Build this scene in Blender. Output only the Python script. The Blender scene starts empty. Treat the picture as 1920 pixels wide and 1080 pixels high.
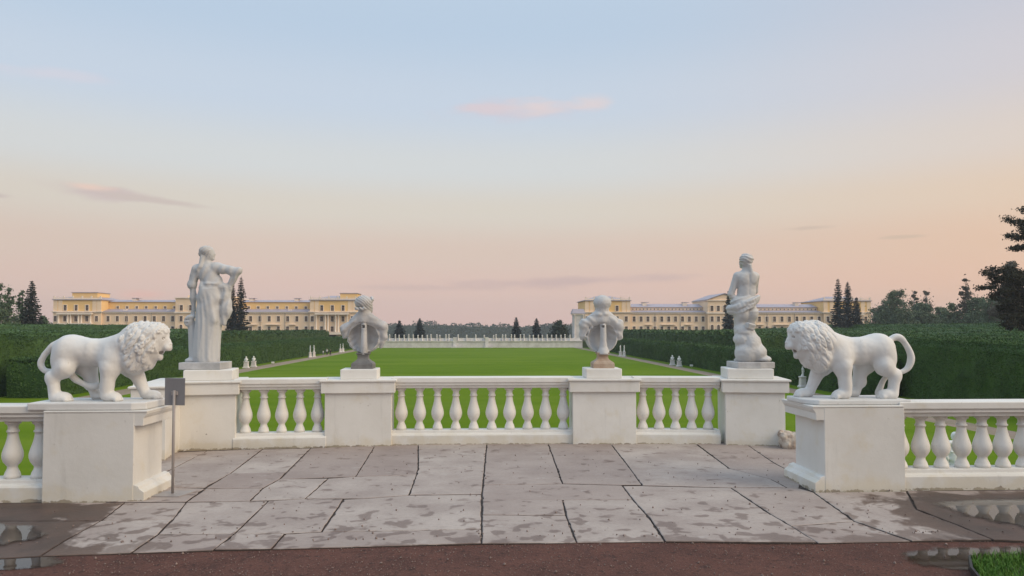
import bpy, bmesh, math, random
import numpy as np
from mathutils import Vector, Matrix, Euler

random.seed(7)
rng = np.random.default_rng(7)
scene = bpy.context.scene
COL = scene.collection
R = math.radians

# ------------------------------------------------------------------ camera
EYE = 1.7
FPX = 1400.0                      # focal length in pixels of a 1920 px wide frame
YAW, PITCH = R(2.493), R(2.0)
cam = bpy.data.cameras.new('camera')
cam.sensor_width = 36.0
cam.lens = 36.0 * FPX / 1920.0
cam.shift_y = (566.11 - 540.0) / 1920.0
cam.clip_start = 0.1
cam.clip_end = 9000
cam_o = bpy.data.objects.new('camera', cam)
cam_o.location = (0, 0, EYE)
cam_o.rotation_euler = (math.pi / 2 + PITCH, 0, -YAW)
COL.objects.link(cam_o)
scene.camera = cam_o

_fw = np.array([math.sin(YAW) * math.cos(PITCH), math.cos(YAW) * math.cos(PITCH), math.sin(PITCH)])
_rt = np.array([math.cos(YAW), -math.sin(YAW), 0.0])
_up = np.cross(_rt, _fw)


def ray(px, py):
    return _fw + (px - 960.0) / FPX * _rt - (py - 566.11) / FPX * _up


def G(px, py, z=0.0):             # a point of the level z
    d = ray(px, py)
    t = (z - EYE) / d[2]
    return float(d[0] * t), float(d[1] * t)


def P(px, py, Y):                 # a point of the upright plane at distance Y
    d = ray(px, py)
    t = Y / d[1]
    return float(d[0] * t), float(EYE + d[2] * t)


def PX(px, Y):
    return P(px, 600, Y)[0]


# ------------------------------------------------------------------ render settings
scene.render.engine = 'CYCLES'
scene.cycles.use_denoising = True
scene.cycles.max_bounces = 4
scene.cycles.diffuse_bounces = 2
scene.cycles.glossy_bounces = 3
scene.cycles.transparent_max_bounces = 6
scene.cycles.volume_bounces = 0
scene.view_settings.view_transform = 'Standard'
scene.view_settings.look = 'None'
scene.view_settings.gamma = 1.0
scene.view_settings.use_curve_mapping = False
scene.view_settings.exposure = 0.4

# ------------------------------------------------------------------ sun and sky
SUN_AZ, SUN_EL = R(114), R(34)    # azimuth from +Y towards +X
sd = Vector((math.sin(SUN_AZ) * math.cos(SUN_EL), math.cos(SUN_AZ) * math.cos(SUN_EL), math.sin(SUN_EL)))
sun = bpy.data.lights.new('sun', 'SUN')
sun.energy = 1.5
sun.angle = R(40)
sun.color = (1.0, 0.79, 0.52)
sun_o = bpy.data.objects.new('sun', sun)
sun_o.rotation_euler = sd.to_track_quat('Z', 'Y').to_euler()
sun_o.location = (30, -10, 30)
COL.objects.link(sun_o)

world = bpy.data.worlds.new('World')
scene.world = world
world.use_nodes = True
wt = world.node_tree
wt.nodes.clear()


class NT:
    """small helper to write node trees"""
    def __init__(self, tree):
        self.t = tree

    def n(self, kind, **kw):
        nd = self.t.nodes.new(kind)
        for k, v in kw.items():
            setattr(nd, k, v)
        return nd

    def l(self, a, b):
        self.t.links.new(a, b)

    def put(self, sock, v):
        if isinstance(v, bpy.types.NodeSocket):
            self.l(v, sock)
        else:
            if hasattr(sock, 'default_value') and hasattr(sock.default_value, '__len__') and not hasattr(v, '__len__'):
                v = [v] * len(sock.default_value)
            if hasattr(v, '__len__') and len(v) == 3 and len(sock.default_value) == 4:
                v = (*v, 1)
            sock.default_value = v

    def m(self, op, a, b=None, c=None, clamp=False):
        nd = self.n('ShaderNodeMath', operation=op, use_clamp=clamp)
        self.put(nd.inputs[0], a)
        if b is not None:
            self.put(nd.inputs[1], b)
        if c is not None:
            self.put(nd.inputs[2], c)
        return nd.outputs[0]

    def smooth(self, v, a, b):
        nd = self.n('ShaderNodeMapRange', interpolation_type='SMOOTHSTEP')
        self.put(nd.inputs[0], v)
        nd.inputs[1].default_value, nd.inputs[2].default_value = a, b
        nd.inputs[3].default_value, nd.inputs[4].default_value = 0, 1
        return nd.outputs[0]

    def mix(self, f, a, b, mode='MIX'):
        nd = self.n('ShaderNodeMix', data_type='RGBA', blend_type=mode)
        self.put(nd.inputs[0], f)
        self.put(nd.inputs[6], a)
        self.put(nd.inputs[7], b)
        return nd.outputs[2]

    def noise(self, vec, scale, detail=4, rough=0.55, out=0, dist=0.0):
        nd = self.n('ShaderNodeTexNoise')
        if vec is not None:
            self.l(vec, nd.inputs['Vector'])
        nd.inputs['Scale'].default_value = scale
        nd.inputs['Detail'].default_value = detail
        nd.inputs['Roughness'].default_value = rough
        nd.inputs['Distortion'].default_value = dist
        return nd.outputs[out]

    def ramp(self, f, stops, interp='LINEAR'):
        nd = self.n('ShaderNodeValToRGB')
        nd.color_ramp.interpolation = interp
        e = nd.color_ramp.elements
        while len(e) < len(stops):
            e.new(0.5)
        for el, (p, c) in zip(e, stops):
            el.position = p
            el.color = (*c, 1)
        self.put(nd.inputs[0], f)
        return nd.outputs[0]


def s2l(r, g, b):
    return tuple(((c / 255) / 12.92 if c <= 10 else ((c / 255 + 0.055) / 1.055) ** 2.4) for c in (r, g, b))


W = NT(wt)
tc = W.n('ShaderNodeTexCoord').outputs['Generated']
sep = W.n('ShaderNodeSeparateXYZ')
W.l(tc, sep.inputs[0])
dx, dy, dz = sep.outputs
SK = 0.85                         # the sky's own level under exposure 0.4


def sk(r, g, b):
    return tuple(c * SK for c in s2l(r, g, b))


el = W.m('MAXIMUM', dz, 0.0)
skyc = W.ramp(el, [(0.0, sk(216, 184, 174)), (0.05, sk(217, 188, 176)), (0.10, sk(213, 192, 178)), (0.155, sk(212, 204, 192)),
                   (0.21, sk(207, 210, 210)), (0.29, sk(194, 206, 220)), (0.38, sk(182, 200, 219)), (0.70, tuple(1.35 * c for c in sk(184, 203, 220))), (1.0, tuple(1.5 * c for c in sk(184, 204, 222)))], 'EASE')
hl = W.m('SQRT', W.m('ADD', W.m('MULTIPLY', dx, dx), W.m('ADD', W.m('MULTIPLY', dy, dy), 1e-6)))
azx = W.m('DIVIDE', dx, hl)
warm = W.m('MULTIPLY', W.smooth(azx, 0.05, 0.95), W.m('SUBTRACT', 1.0, W.smooth(el, 0.02, 0.55)))
skyc = W.mix(W.m('MULTIPLY', warm, 0.60), skyc, sk(238, 186, 138))
pinkr = W.m('MULTIPLY', W.smooth(azx, 0.2, 0.75), W.smooth(el, 0.16, 0.42))
skyc = W.mix(W.m('MULTIPLY', pinkr, 0.30), skyc, sk(206, 186, 188))
cooll = W.m('MULTIPLY', W.smooth(W.m('MULTIPLY', azx, -1.0), 0.15, 0.9), W.m('SUBTRACT', 1.0, W.smooth(el, 0.05, 0.3)))
skyc = W.mix(W.m('MULTIPLY', cooll, 0.35), skyc, sk(196, 176, 160))
# thin clouds
az = W.m('ARCTAN2', dx, dy)
elv = W.m('ARCSINE', dz)
cmb = W.n('ShaderNodeCombineXYZ')
W.l(W.m('MULTIPLY', az, 14.0), cmb.inputs[0])
W.l(W.m('MULTIPLY', elv, 60.0), cmb.inputs[1])
cn = W.noise(cmb.outputs[0], 1.0, 5, 0.55)
cn2 = W.noise(cmb.outputs[0], 0.33, 3, 0.5)


def cloud(px, py, wpx, hpx, col, strength, tilt=0.0):
    global skyc
    d = ray(px, py)
    d = d / np.linalg.norm(d)
    a0, e0 = math.atan2(d[0], d[1]), math.asin(d[2])
    u = W.m('DIVIDE', W.m('SUBTRACT', az, a0), wpx / FPX)
    v = W.m('DIVIDE', W.m('ADD', W.m('SUBTRACT', elv, e0), W.m('MULTIPLY', u, tilt)), hpx / FPX)
    r = W.m('SQRT', W.m('ADD', W.m('MULTIPLY', u, u), W.m('MULTIPLY', v, v)))
    g = W.m('ADD', W.m('SUBTRACT', 1.0, r), W.m('MULTIPLY', W.m('SUBTRACT', cn, 0.5), 1.6))
    mk = W.m('MULTIPLY', W.smooth(g, 0.0, 0.9), strength)
    skyc = W.mix(mk, skyc, col)


cloud(965, 206, 200, 28, sk(206, 198, 206), 0.7)
cloud(1010, 200, 90, 20, sk(222, 206, 204), 0.8)
cloud(1108, 193, 60, 17, sk(220, 206, 205), 0.75)
cloud(905, 203, 75, 15, sk(214, 200, 204), 0.75)
cloud(185, 361, 100, 17, sk(200, 184, 180), 1.0, 0.004)
cloud(165, 350, 45, 10, sk(228, 200, 184), 0.8)
cloud(290, 376, 130, 8, sk(200, 186, 178), 0.9, 0.006)
cloud(-10, 366, 34, 7, sk(194, 178, 172), 0.9)
cloud(90, 138, 120, 14, sk(212, 206, 214), 0.5)
cloud(1060, 528, 330, 13, sk(196, 172, 168), 0.75, -0.006)
cloud(820, 540, 260, 8, sk(198, 174, 168), 0.5)
cloud(1520, 427, 55, 5, sk(200, 180, 164), 0.7)
cloud(1695, 444, 45, 4, sk(202, 180, 160), 0.7)
cloud(270, 552, 60, 12, sk(226, 178, 164), 0.6)
nish = W.n('ShaderNodeTexSky', sky_type='NISHITA', sun_disc=False, sun_elevation=SUN_EL, sun_rotation=SUN_AZ)
nz = W.n('ShaderNodeVectorMath', operation='SCALE')
W.l(nish.outputs[0], nz.inputs[0])
nz.inputs['Scale'].default_value = 0.05
skyf = W.mix(0.06, skyc, nz.outputs[0])
bg = W.n('ShaderNodeBackground')
W.l(skyf, bg.inputs[0])
bg.inputs[1].default_value = 1.0
wo = W.n('ShaderNodeOutputWorld')
W.l(bg.outputs[0], wo.inputs[0])

# ------------------------------------------------------------------ materials
MATS = {}


def new_mat(name):
    m = bpy.data.materials.new(name)
    m.use_nodes = True
    t = m.node_tree
    t.nodes.clear()
    N = NT(t)
    out = N.n('ShaderNodeOutputMaterial')
    bs = N.n('ShaderNodeBsdfPrincipled')
    N.l(bs.outputs[0], out.inputs[0])
    MATS[name] = m
    return m, N, bs


def simple(name, base, rough=0.6, var=0.12, scale=3.0, bump=0.0, bscale=40.0, base2=None, metallic=0.0, obj_coords=True, island=0.0):
    m, N, bs = new_mat(name)
    co = N.n('ShaderNodeTexCoord').outputs['Object'] if obj_coords else N.n('ShaderNodeNewGeometry').outputs['Position']
    f = N.smooth(N.noise(co, scale, 5, 0.6), 0.3, 0.7)
    b2 = base2 if base2 else tuple(c * (1 - 2 * var) for c in base)
    col = N.mix(f, base, b2)
    f2 = N.noise(co, scale * 9, 3, 0.6)
    col = N.mix(N.m('MULTIPLY', f2, var), col, tuple(c * 0.5 for c in base))
    if island:
        isl = N.n('ShaderNodeNewGeometry').outputs['Random Per Island']
        col = N.mix(N.m('MULTIPLY', isl, island), col, tuple(c * 1.7 for c in base))
    N.l(col, bs.inputs['Base Color'])
    bs.inputs['Roughness'].default_value = rough
    bs.inputs['Metallic'].default_value = metallic
    if bump:
        bp = N.n('ShaderNodeBump')
        bp.inputs['Strength'].default_value = bump
        bp.inputs['Distance'].default_value = 0.02
        N.l(N.noise(co, bscale, 4, 0.6), bp.inputs['Height'])
        N.l(bp.outputs[0], bs.inputs['Normal'])
    return m


def whitewash(name, base, dirt_h=0.2, chips_and_shade=True):
    """painted stucco: faint clouds of grey, grey-green rain marks, paint chips, and the gap shadow at the ground painted as a dark foot line"""
    m, N, bs = new_mat(name)
    pos = N.n('ShaderNodeNewGeometry').outputs['Position']
    n1 = N.smooth(N.noise(pos, 1.7, 5, 0.62), 0.35, 0.72)
    base_n = N.mix(N.m('MULTIPLY', N.n('ShaderNodeObjectInfo').outputs['Random'], 0.5), base, tuple(c * 0.86 for c in base))
    col = N.mix(N.m('MULTIPLY', n1, 0.5), base_n, (base[0] * 0.80, base[1] * 0.79, base[2] * 0.77))
    mp = N.n('ShaderNodeMapping')
    N.l(pos, mp.inputs[0])
    mp.inputs['Scale'].default_value = (7, 7, 0.8)
    st = N.smooth(N.noise(mp.outputs[0], 1.0, 5, 0.65), 0.56, 0.78)
    col = N.mix(N.m('MULTIPLY', st, 0.34), col, (0.42, 0.41, 0.38))
    sp = N.smooth(N.noise(pos, 26, 3, 0.6), 0.68, 0.74)
    col = N.mix(N.m('MULTIPLY', sp, 0.35), col, (0.3, 0.27, 0.23))
    if chips_and_shade:
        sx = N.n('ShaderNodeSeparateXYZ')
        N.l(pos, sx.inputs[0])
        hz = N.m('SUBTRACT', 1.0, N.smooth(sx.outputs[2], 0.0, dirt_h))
        gap_shade = N.m('SUBTRACT', 1.0, N.smooth(sx.outputs[2], 0.0, 0.034))
        c = N.m('ADD', N.noise(pos, 7, 6, 0.72), N.m('MULTIPLY', gap_shade, 0.25))  # chips anywhere; near the ground the boost paints the dark gap shadow
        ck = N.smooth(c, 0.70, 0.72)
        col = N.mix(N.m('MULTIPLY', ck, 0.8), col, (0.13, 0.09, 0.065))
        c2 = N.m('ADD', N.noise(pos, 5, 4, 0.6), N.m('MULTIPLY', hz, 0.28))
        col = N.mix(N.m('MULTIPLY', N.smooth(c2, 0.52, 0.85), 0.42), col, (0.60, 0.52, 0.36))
    N.l(col, bs.inputs['Base Color'])
    bs.inputs['Roughness'].default_value = 0.62
    bp = N.n('ShaderNodeBump')
    bp.inputs['Strength'].default_value = 0.25
    bp.inputs['Distance'].default_value = 0.008
    N.l(N.noise(pos, 18, 6, 0.65), bp.inputs['Height'])
    N.l(bp.outputs[0], bs.inputs['Normal'])
    return m


def slab_mat():
    m, N, bs = new_mat('wet_limestone')
    pos = N.n('ShaderNodeNewGeometry').outputs['Position']
    rnd = N.n('ShaderNodeObjectInfo').outputs['Random']
    sx = N.n('ShaderNodeSeparateXYZ')
    N.l(pos, sx.inputs[0])
    X, Y = sx.outputs[0], sx.outputs[1]
    base = N.mix(rnd, (0.355, 0.293, 0.265), (0.48, 0.42, 0.38))
    cl = N.smooth(N.noise(pos, 1.3, 6, 0.62), 0.3, 0.72)
    base = N.mix(N.m('MULTIPLY', cl, 0.7), base, (0.27, 0.215, 0.195))
    gr = N.noise(pos, 24, 6, 0.7)
    base = N.mix(N.m('MULTIPLY', N.smooth(gr, 0.42, 0.75), 0.35), base, (0.22, 0.19, 0.17))
    pale = N.smooth(N.noise(pos, 3.1, 5, 0.7), 0.58, 0.75)
    base = N.mix(N.m('MULTIPLY', pale, 0.35), base, (0.55, 0.52, 0.49))
    # wet patches: dense along the front edge and at both sides, single splashes elsewhere
    front = N.m('SUBTRACT', 1.0, N.smooth(Y, 5.9, 8.1))
    mp = N.n('ShaderNodeMapping')
    N.l(pos, mp.inputs[0])
    mp.inputs['Scale'].default_value = (1.0, 1.0, 1.0)
    w = N.noise(mp.outputs[0], 5.2, 2, 0.5, dist=0.25)
    fz = N.m('MULTIPLY', N.m('SUBTRACT', N.noise(pos, 28, 4, 0.7), 0.5), 0.07)
    w = N.m('ADD', w, fz)
    splash = N.smooth(N.m('ADD', w, N.m('MULTIPLY', front, 0.115)), 0.635, 0.695)
    w2 = N.noise(pos, 1.5, 4, 0.6, dist=0.6)
    left = N.m('SUBTRACT', 1.0, N.smooth(N.m('ADD', X, N.m('MULTIPLY', Y, 0.35)), -1.75, 0.1))
    right = N.smooth(N.m('SUBTRACT', X, N.m('MULTIPLY', Y, 0.15)), 2.05, 3.6)
    near = N.m('SUBTRACT', 1.0, N.smooth(Y, 7.3, 7.9))
    side = N.m('MULTIPLY', N.m('MAXIMUM', left, right), near)
    w2 = N.m('ADD', w2, fz)
    big = N.smooth(N.m('ADD', w2, N.m('MULTIPLY', side, 0.36)), 0.63, 0.74)
    foot = N.smooth(N.m('ADD', N.noise(pos, 2.1, 4, 0.6), N.m('MULTIPLY', N.m('SUBTRACT', 1.0, N.smooth(Y, 5.85, 6.25)), 0.18)), 0.63, 0.72)
    wet = N.m('MAXIMUM', N.m('MULTIPLY', N.m('MAXIMUM', splash, foot), 0.68), big)
    wetc = N.mix(1.0, base, (0.38, 0.30, 0.27), 'MULTIPLY')
    mud = N.mix(N.smooth(N.noise(pos, 2.3, 5, 0.65), 0.35, 0.62), N.mix(1.0, wetc, (0.50, 0.41, 0.36), 'MULTIPLY'), (0.028, 0.016, 0.012))
    wetc = N.mix(N.m('MULTIPLY', side, 0.95), wetc, mud)
    col = N.mix(N.m('MULTIPLY', wet, 0.92), base, wetc)
    N.l(col, bs.inputs['Base Color'])
    ro = N.n('ShaderNodeMapRange')
    N.l(wet, ro.inputs[0])
    ro.inputs[3].default_value, ro.inputs[4].default_value = 0.75, 0.42
    N.l(ro.outputs[0], bs.inputs['Roughness'])
    bs.inputs['Specular IOR Level'].default_value = 0.18
    bp = N.n('ShaderNodeBump')
    bp.inputs['Strength'].default_value = 0.35
    bp.inputs['Distance'].default_value = 0.01
    hgt = N.m('ADD', N.noise(pos, 30, 5, 0.7), N.m('MULTIPLY', N.noise(pos, 3, 3, 0.5), 1.5))
    N.l(hgt, bp.inputs['Height'])
    N.l(bp.outputs[0], bs.inputs['Normal'])
    return m


def earth_mat():
    m, N, bs = new_mat('wet_earth')
    pos = N.n('ShaderNodeNewGeometry').outputs['Position']
    a = N.smooth(N.noise(pos, 2.2, 6, 0.65), 0.3, 0.7)
    col = N.mix(a, (0.128, 0.056, 0.042), (0.082, 0.037, 0.029))
    g = N.noise(pos, 75, 4, 0.7)
    col = N.mix(N.m('MULTIPLY', N.smooth(g, 0.45, 0.75), 0.6), col, (0.26, 0.135, 0.11))
    k = N.smooth(N.noise(pos, 22, 5, 0.75), 0.54, 0.66)
    col = N.mix(N.m('MULTIPLY', k, 0.75), col, (0.03, 0.020, 0.018))
    k2 = N.smooth(N.noise(pos, 7, 5, 0.7), 0.55, 0.7)
    col = N.mix(N.m('MULTIPLY', k2, 0.45), col, (0.05, 0.03, 0.027))
    N.l(col, bs.inputs['Base Color'])
    bs.inputs['Roughness'].default_value = 0.8
    bs.inputs['Specular IOR Level'].default_value = 0.2
    bp = N.n('ShaderNodeBump')
    bp.inputs['Strength'].default_value = 0.9
    bp.inputs['Distance'].default_value = 0.016
    N.l(N.m('ADD', g, N.m('MULTIPLY', N.noise(pos, 9, 5, 0.6), 1.2)), bp.inputs['Height'])
    N.l(bp.outputs[0], bs.inputs['Normal'])
    return m


def puddle_mat():
    m, N, bs = new_mat('puddle_water')
    pos = N.n('ShaderNodeNewGeometry').outputs['Position']
    bs.inputs['Base Color'].default_value = (0.03, 0.021, 0.017, 1)
    bs.inputs['Roughness'].default_value = 0.03
    bs.inputs['IOR'].default_value = 1.36
    bp = N.n('ShaderNodeBump')
    bp.inputs['Strength'].default_value = 0.015
    bp.inputs['Distance'].default_value = 0.005
    N.l(N.noise(pos, 5, 2, 0.5), bp.inputs['Height'])
    N.l(bp.outputs[0], bs.inputs['Normal'])
    at_ = N.n('ShaderNodeAttribute', attribute_name='depth')
    f = N.smooth(N.m('ADD', at_.outputs['Fac'], N.m('MULTIPLY', N.m('SUBTRACT', N.noise(pos, 9, 4, 0.65), 0.5), 0.9)), 0.2, 0.75)
    mx = N.n('ShaderNodeMixShader')
    N.l(f, mx.inputs[0])
    N.l(N.n('ShaderNodeBsdfTransparent').outputs[0], mx.inputs[1])
    N.l(bs.outputs[0], mx.inputs[2])
    out = [q for q in m.node_tree.nodes if q.type == 'OUTPUT_MATERIAL'][0]
    N.l(mx.outputs[0], out.inputs[0])
    return m


def lawn_mat():
    m, N, bs = new_mat('lawn')
    pos = N.n('ShaderNodeNewGeometry').outputs['Position']
    a = N.smooth(N.noise(pos, 0.045, 5, 0.6), 0.3, 0.7)
    col = N.mix(a, (0.104, 0.182, 0.004), (0.128, 0.205, 0.006))
    b = N.smooth(N.noise(pos, 0.35, 5, 0.65), 0.35, 0.7)
    col = N.mix(N.m('MULTIPLY', b, 0.45), col, (0.080, 0.155, 0.006))
    mp = N.n('ShaderNodeMapping')
    N.l(pos, mp.inputs[0])
    mp.inputs['Scale'].default_value = (.02, .16, 1)
    bands = N.smooth(N.noise(mp.outputs[0], 1.0, 4, 0.6), 0.42, 0.62)
    col = N.mix(N.m('MULTIPLY', bands, 0.5), col, (0.165, 0.235, 0.025))
    c = N.noise(pos, 5.0, 4, 0.7)
    col = N.mix(N.m('MULTIPLY', N.smooth(c, 0.4, 0.8), 0.35), col, (0.06, 0.12, 0.010))
    d = N.smooth(N.noise(pos, 0.13, 4, 0.7), 0.66, 0.76)
    col = N.mix(N.m('MULTIPLY', d, 0.25), col, (0.16, 0.19, 0.06))
    N.l(col, bs.inputs['Base Color'])
    bs.inputs['Roughness'].default_value = 0.95
    bs.inputs['Specular IOR Level'].default_value = 0.04
    bp = N.n('ShaderNodeBump')
    bp.inputs['Strength'].default_value = 0.4
    bp.inputs['Distance'].default_value = 0.06
    N.l(N.noise(pos, 8.0, 4, 0.7), bp.inputs['Height'])
    N.l(bp.outputs[0], bs.inputs['Normal'])
    return m


def leaf_mat(name, c1, c2, c3, scale=0.6, transl=0.15):
    m, N, bs = new_mat(name)
    geo = N.n('ShaderNodeNewGeometry')
    isl = geo.outputs['Random Per Island']
    pos = geo.outputs['Position']
    col = N.mix(N.smooth(N.noise(pos, scale, 4, 0.6), 0.32, 0.68), c1, c2)
    col = N.mix(N.m('MULTIPLY', isl, 0.55), col, c3)
    N.l(col, bs.inputs['Base Color'])
    bs.inputs['Roughness'].default_value = 0.7
    bs.inputs['Specular IOR Level'].default_value = 0.25
    return m


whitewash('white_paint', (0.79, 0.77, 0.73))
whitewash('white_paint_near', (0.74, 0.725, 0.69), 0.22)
whitewash('marble', (0.56, 0.565, 0.57), chips_and_shade=False)
whitewash('statue_plaster', (0.70, 0.70, 0.69), chips_and_shade=False)
simple('weathered_marble', (0.55, 0.545, 0.545), 0.6, 0.16, 5.0, 0.2, 30)
simple('grey_granite', (0.20, 0.195, 0.19), 0.6, 0.15, 9.0, 0.2, 60)
simple('brown_marble', (0.36, 0.25, 0.18), 0.55, 0.18, 8.0, 0.2, 50, base2=(0.48, 0.38, 0.29))
simple('broken_brick', (0.38, 0.28, 0.22), 0.9, 0.25, 9.0, 0.8, 25, base2=(0.68, 0.62, 0.54))
simple('grey_metal', (0.20, 0.20, 0.215), 0.5, 0.05, 3.0)
simple('pole_metal', (0.34, 0.31, 0.30), 0.4, 0.08, 5.0)
slab_mat()
earth_mat()
puddle_mat()
lawn_mat()
simple('joint_soil', (0.075, 0.056, 0.048), 0.9, 0.2, 6.0, 0.5, 60, obj_coords=False)
simple('terrace_fill', (0.35, 0.32, 0.28), 0.9, 0.2, 2.0, obj_coords=False)
simple('path_gravel', (0.33, 0.235, 0.185), 0.9, 0.15, 0.4, 0.2, 5, base2=(0.24, 0.20, 0.12), obj_coords=False)
simple('far_ground', (0.055, 0.09, 0.03), 0.9, 0.2, 0.02, obj_coords=False)
leaf_mat('hedge_leaf', (0.022, 0.058, 0.014), (0.044, 0.096, 0.021), (0.085, 0.160, 0.036), 0.35)
leaf_mat('topiary_leaf', (0.034, 0.075, 0.022), (0.052, 0.10, 0.026), (0.08, 0.14, 0.036), 0.4)
leaf_mat('spruce_leaf', (0.018, 0.028, 0.020), (0.028, 0.036, 0.026), (0.05, 0.046, 0.034), 0.8)
leaf_mat('bluish_spruce_leaf', (0.018, 0.03, 0.032), (0.03, 0.045, 0.046), (0.05, 0.06, 0.06), 0.8)
leaf_mat('broad_leaf', (0.060, 0.100, 0.050), (0.090, 0.135, 0.065), (0.13, 0.175, 0.095), 0.3)
leaf_mat('dry_leaf', (0.075, 0.07, 0.045), (0.10, 0.088, 0.06), (0.14, 0.12, 0.085), 0.5)
leaf_mat('pine_leaf', (0.018, 0.026, 0.014), (0.032, 0.036, 0.018), (0.075, 0.05, 0.03), 0.5)
leaf_mat('forest_leaf', (0.024, 0.044, 0.028), (0.04, 0.06, 0.036), (0.055, 0.075, 0.045), 0.02)
leaf_mat('grass_blade', (0.045, 0.12, 0.012), (0.07, 0.16, 0.02), (0.13, 0.24, 0.04), 6.0)
simple('bark', (0.10, 0.075, 0.055), 0.9, 0.2, 3.0, 0.5, 12)
simple('pine_bark', (0.16, 0.085, 0.05), 0.9, 0.2, 3.0, 0.5, 12)
simple('birch_bark', (0.5, 0.48, 0.45), 0.8, 0.25, 2.0)
simple('yellow_wall', (0.95, 0.62, 0.26), 0.8, 0.05, 0.15, obj_coords=False)
simple('cream_wall', (0.97, 0.73, 0.51), 0.8, 0.05, 0.15, obj_coords=False)
simple('white_trim', (0.93, 0.79, 0.66), 0.7, 0.05, 0.5, obj_coords=False)
simple('tin_roof', (0.42, 0.38, 0.44), 0.5, 0.07, 0.3, obj_coords=False)
simple('window_dark', (0.045, 0.026, 0.020), 0.35, 0.1, 2.0)
_m = MATS['window_dark'].node_tree
_N = NT(_m)
_b = [q for q in _m.nodes if q.type == 'BSDF_PRINCIPLED'][0]
_N.l(_N.mix(_N.n('ShaderNodeObjectInfo').outputs['Random'], (0.022, 0.012, 0.010), (0.11, 0.075, 0.06)), _b.inputs['Base Color'])
simple('window_sash', (0.42, 0.30, 0.22), 0.5, 0.1, 2.0)
simple('drain_pipe', (0.45, 0.37, 0.30), 0.5, 0.05, 1.0)
simple('pale_stone', (0.78, 0.74, 0.72), 0.7, 0.12, 0.5, obj_coords=False, base2=(0.60, 0.56, 0.54))
simple('sign_white', (0.80, 0.80, 0.78), 0.5, 0.04, 2.0)
simple('ink', (0.06, 0.06, 0.06), 0.6, 0.05, 2.0)
simple('black_plastic', (0.015, 0.015, 0.015), 0.5, 0.1, 4.0)
simple('shirt_white', (0.75, 0.75, 0.75), 0.8, 0.05)
simple('cloth_dark', (0.02, 0.02, 0.025), 0.8, 0.1)
simple('cloth_grey', (0.25, 0.25, 0.28), 0.8, 0.1)
simple('skin', (0.55, 0.35, 0.26), 0.6, 0.05)
simple('hair', (0.06, 0.04, 0.03), 0.7, 0.1)
simple('pebble', (0.30, 0.22, 0.19), 0.7, 0.3, 40.0)

# ------------------------------------------------------------------ object helpers


def tag(o, label=None, cat=None, group=None, kind=None):
    if label:
        o['label'] = label
    if cat:
        o['category'] = cat
    if group:
        o['group'] = group
    if kind:
        o['kind'] = kind
    return o


def empty(name, loc=(0, 0, 0), rz=0.0, scale=1.0):
    o = bpy.data.objects.new(name, None)
    o.location = loc
    o.rotation_euler = (0, 0, rz)
    o.scale = (scale, scale, scale) if not hasattr(scale, '__len__') else scale
    o.empty_display_size = 0.2
    COL.objects.link(o)
    return o


def link(name, me, mat=None, parent=None, loc=None, rot=None):
    o = bpy.data.objects.new(name, me)
    if mat is not None and not me.materials:
        me.materials.append(MATS[mat] if isinstance(mat, str) else mat)
    COL.objects.link(o)
    o.parent = parent
    if loc is not None:
        o.location = loc
    if rot is not None:
        o.rotation_euler = rot
    return o


def copy_tree(o, parent=None):
    c = o.copy()
    COL.objects.link(c)
    c.parent = parent
    for ch in list(o.children):
        copy_tree(ch, c)
    return c


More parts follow.
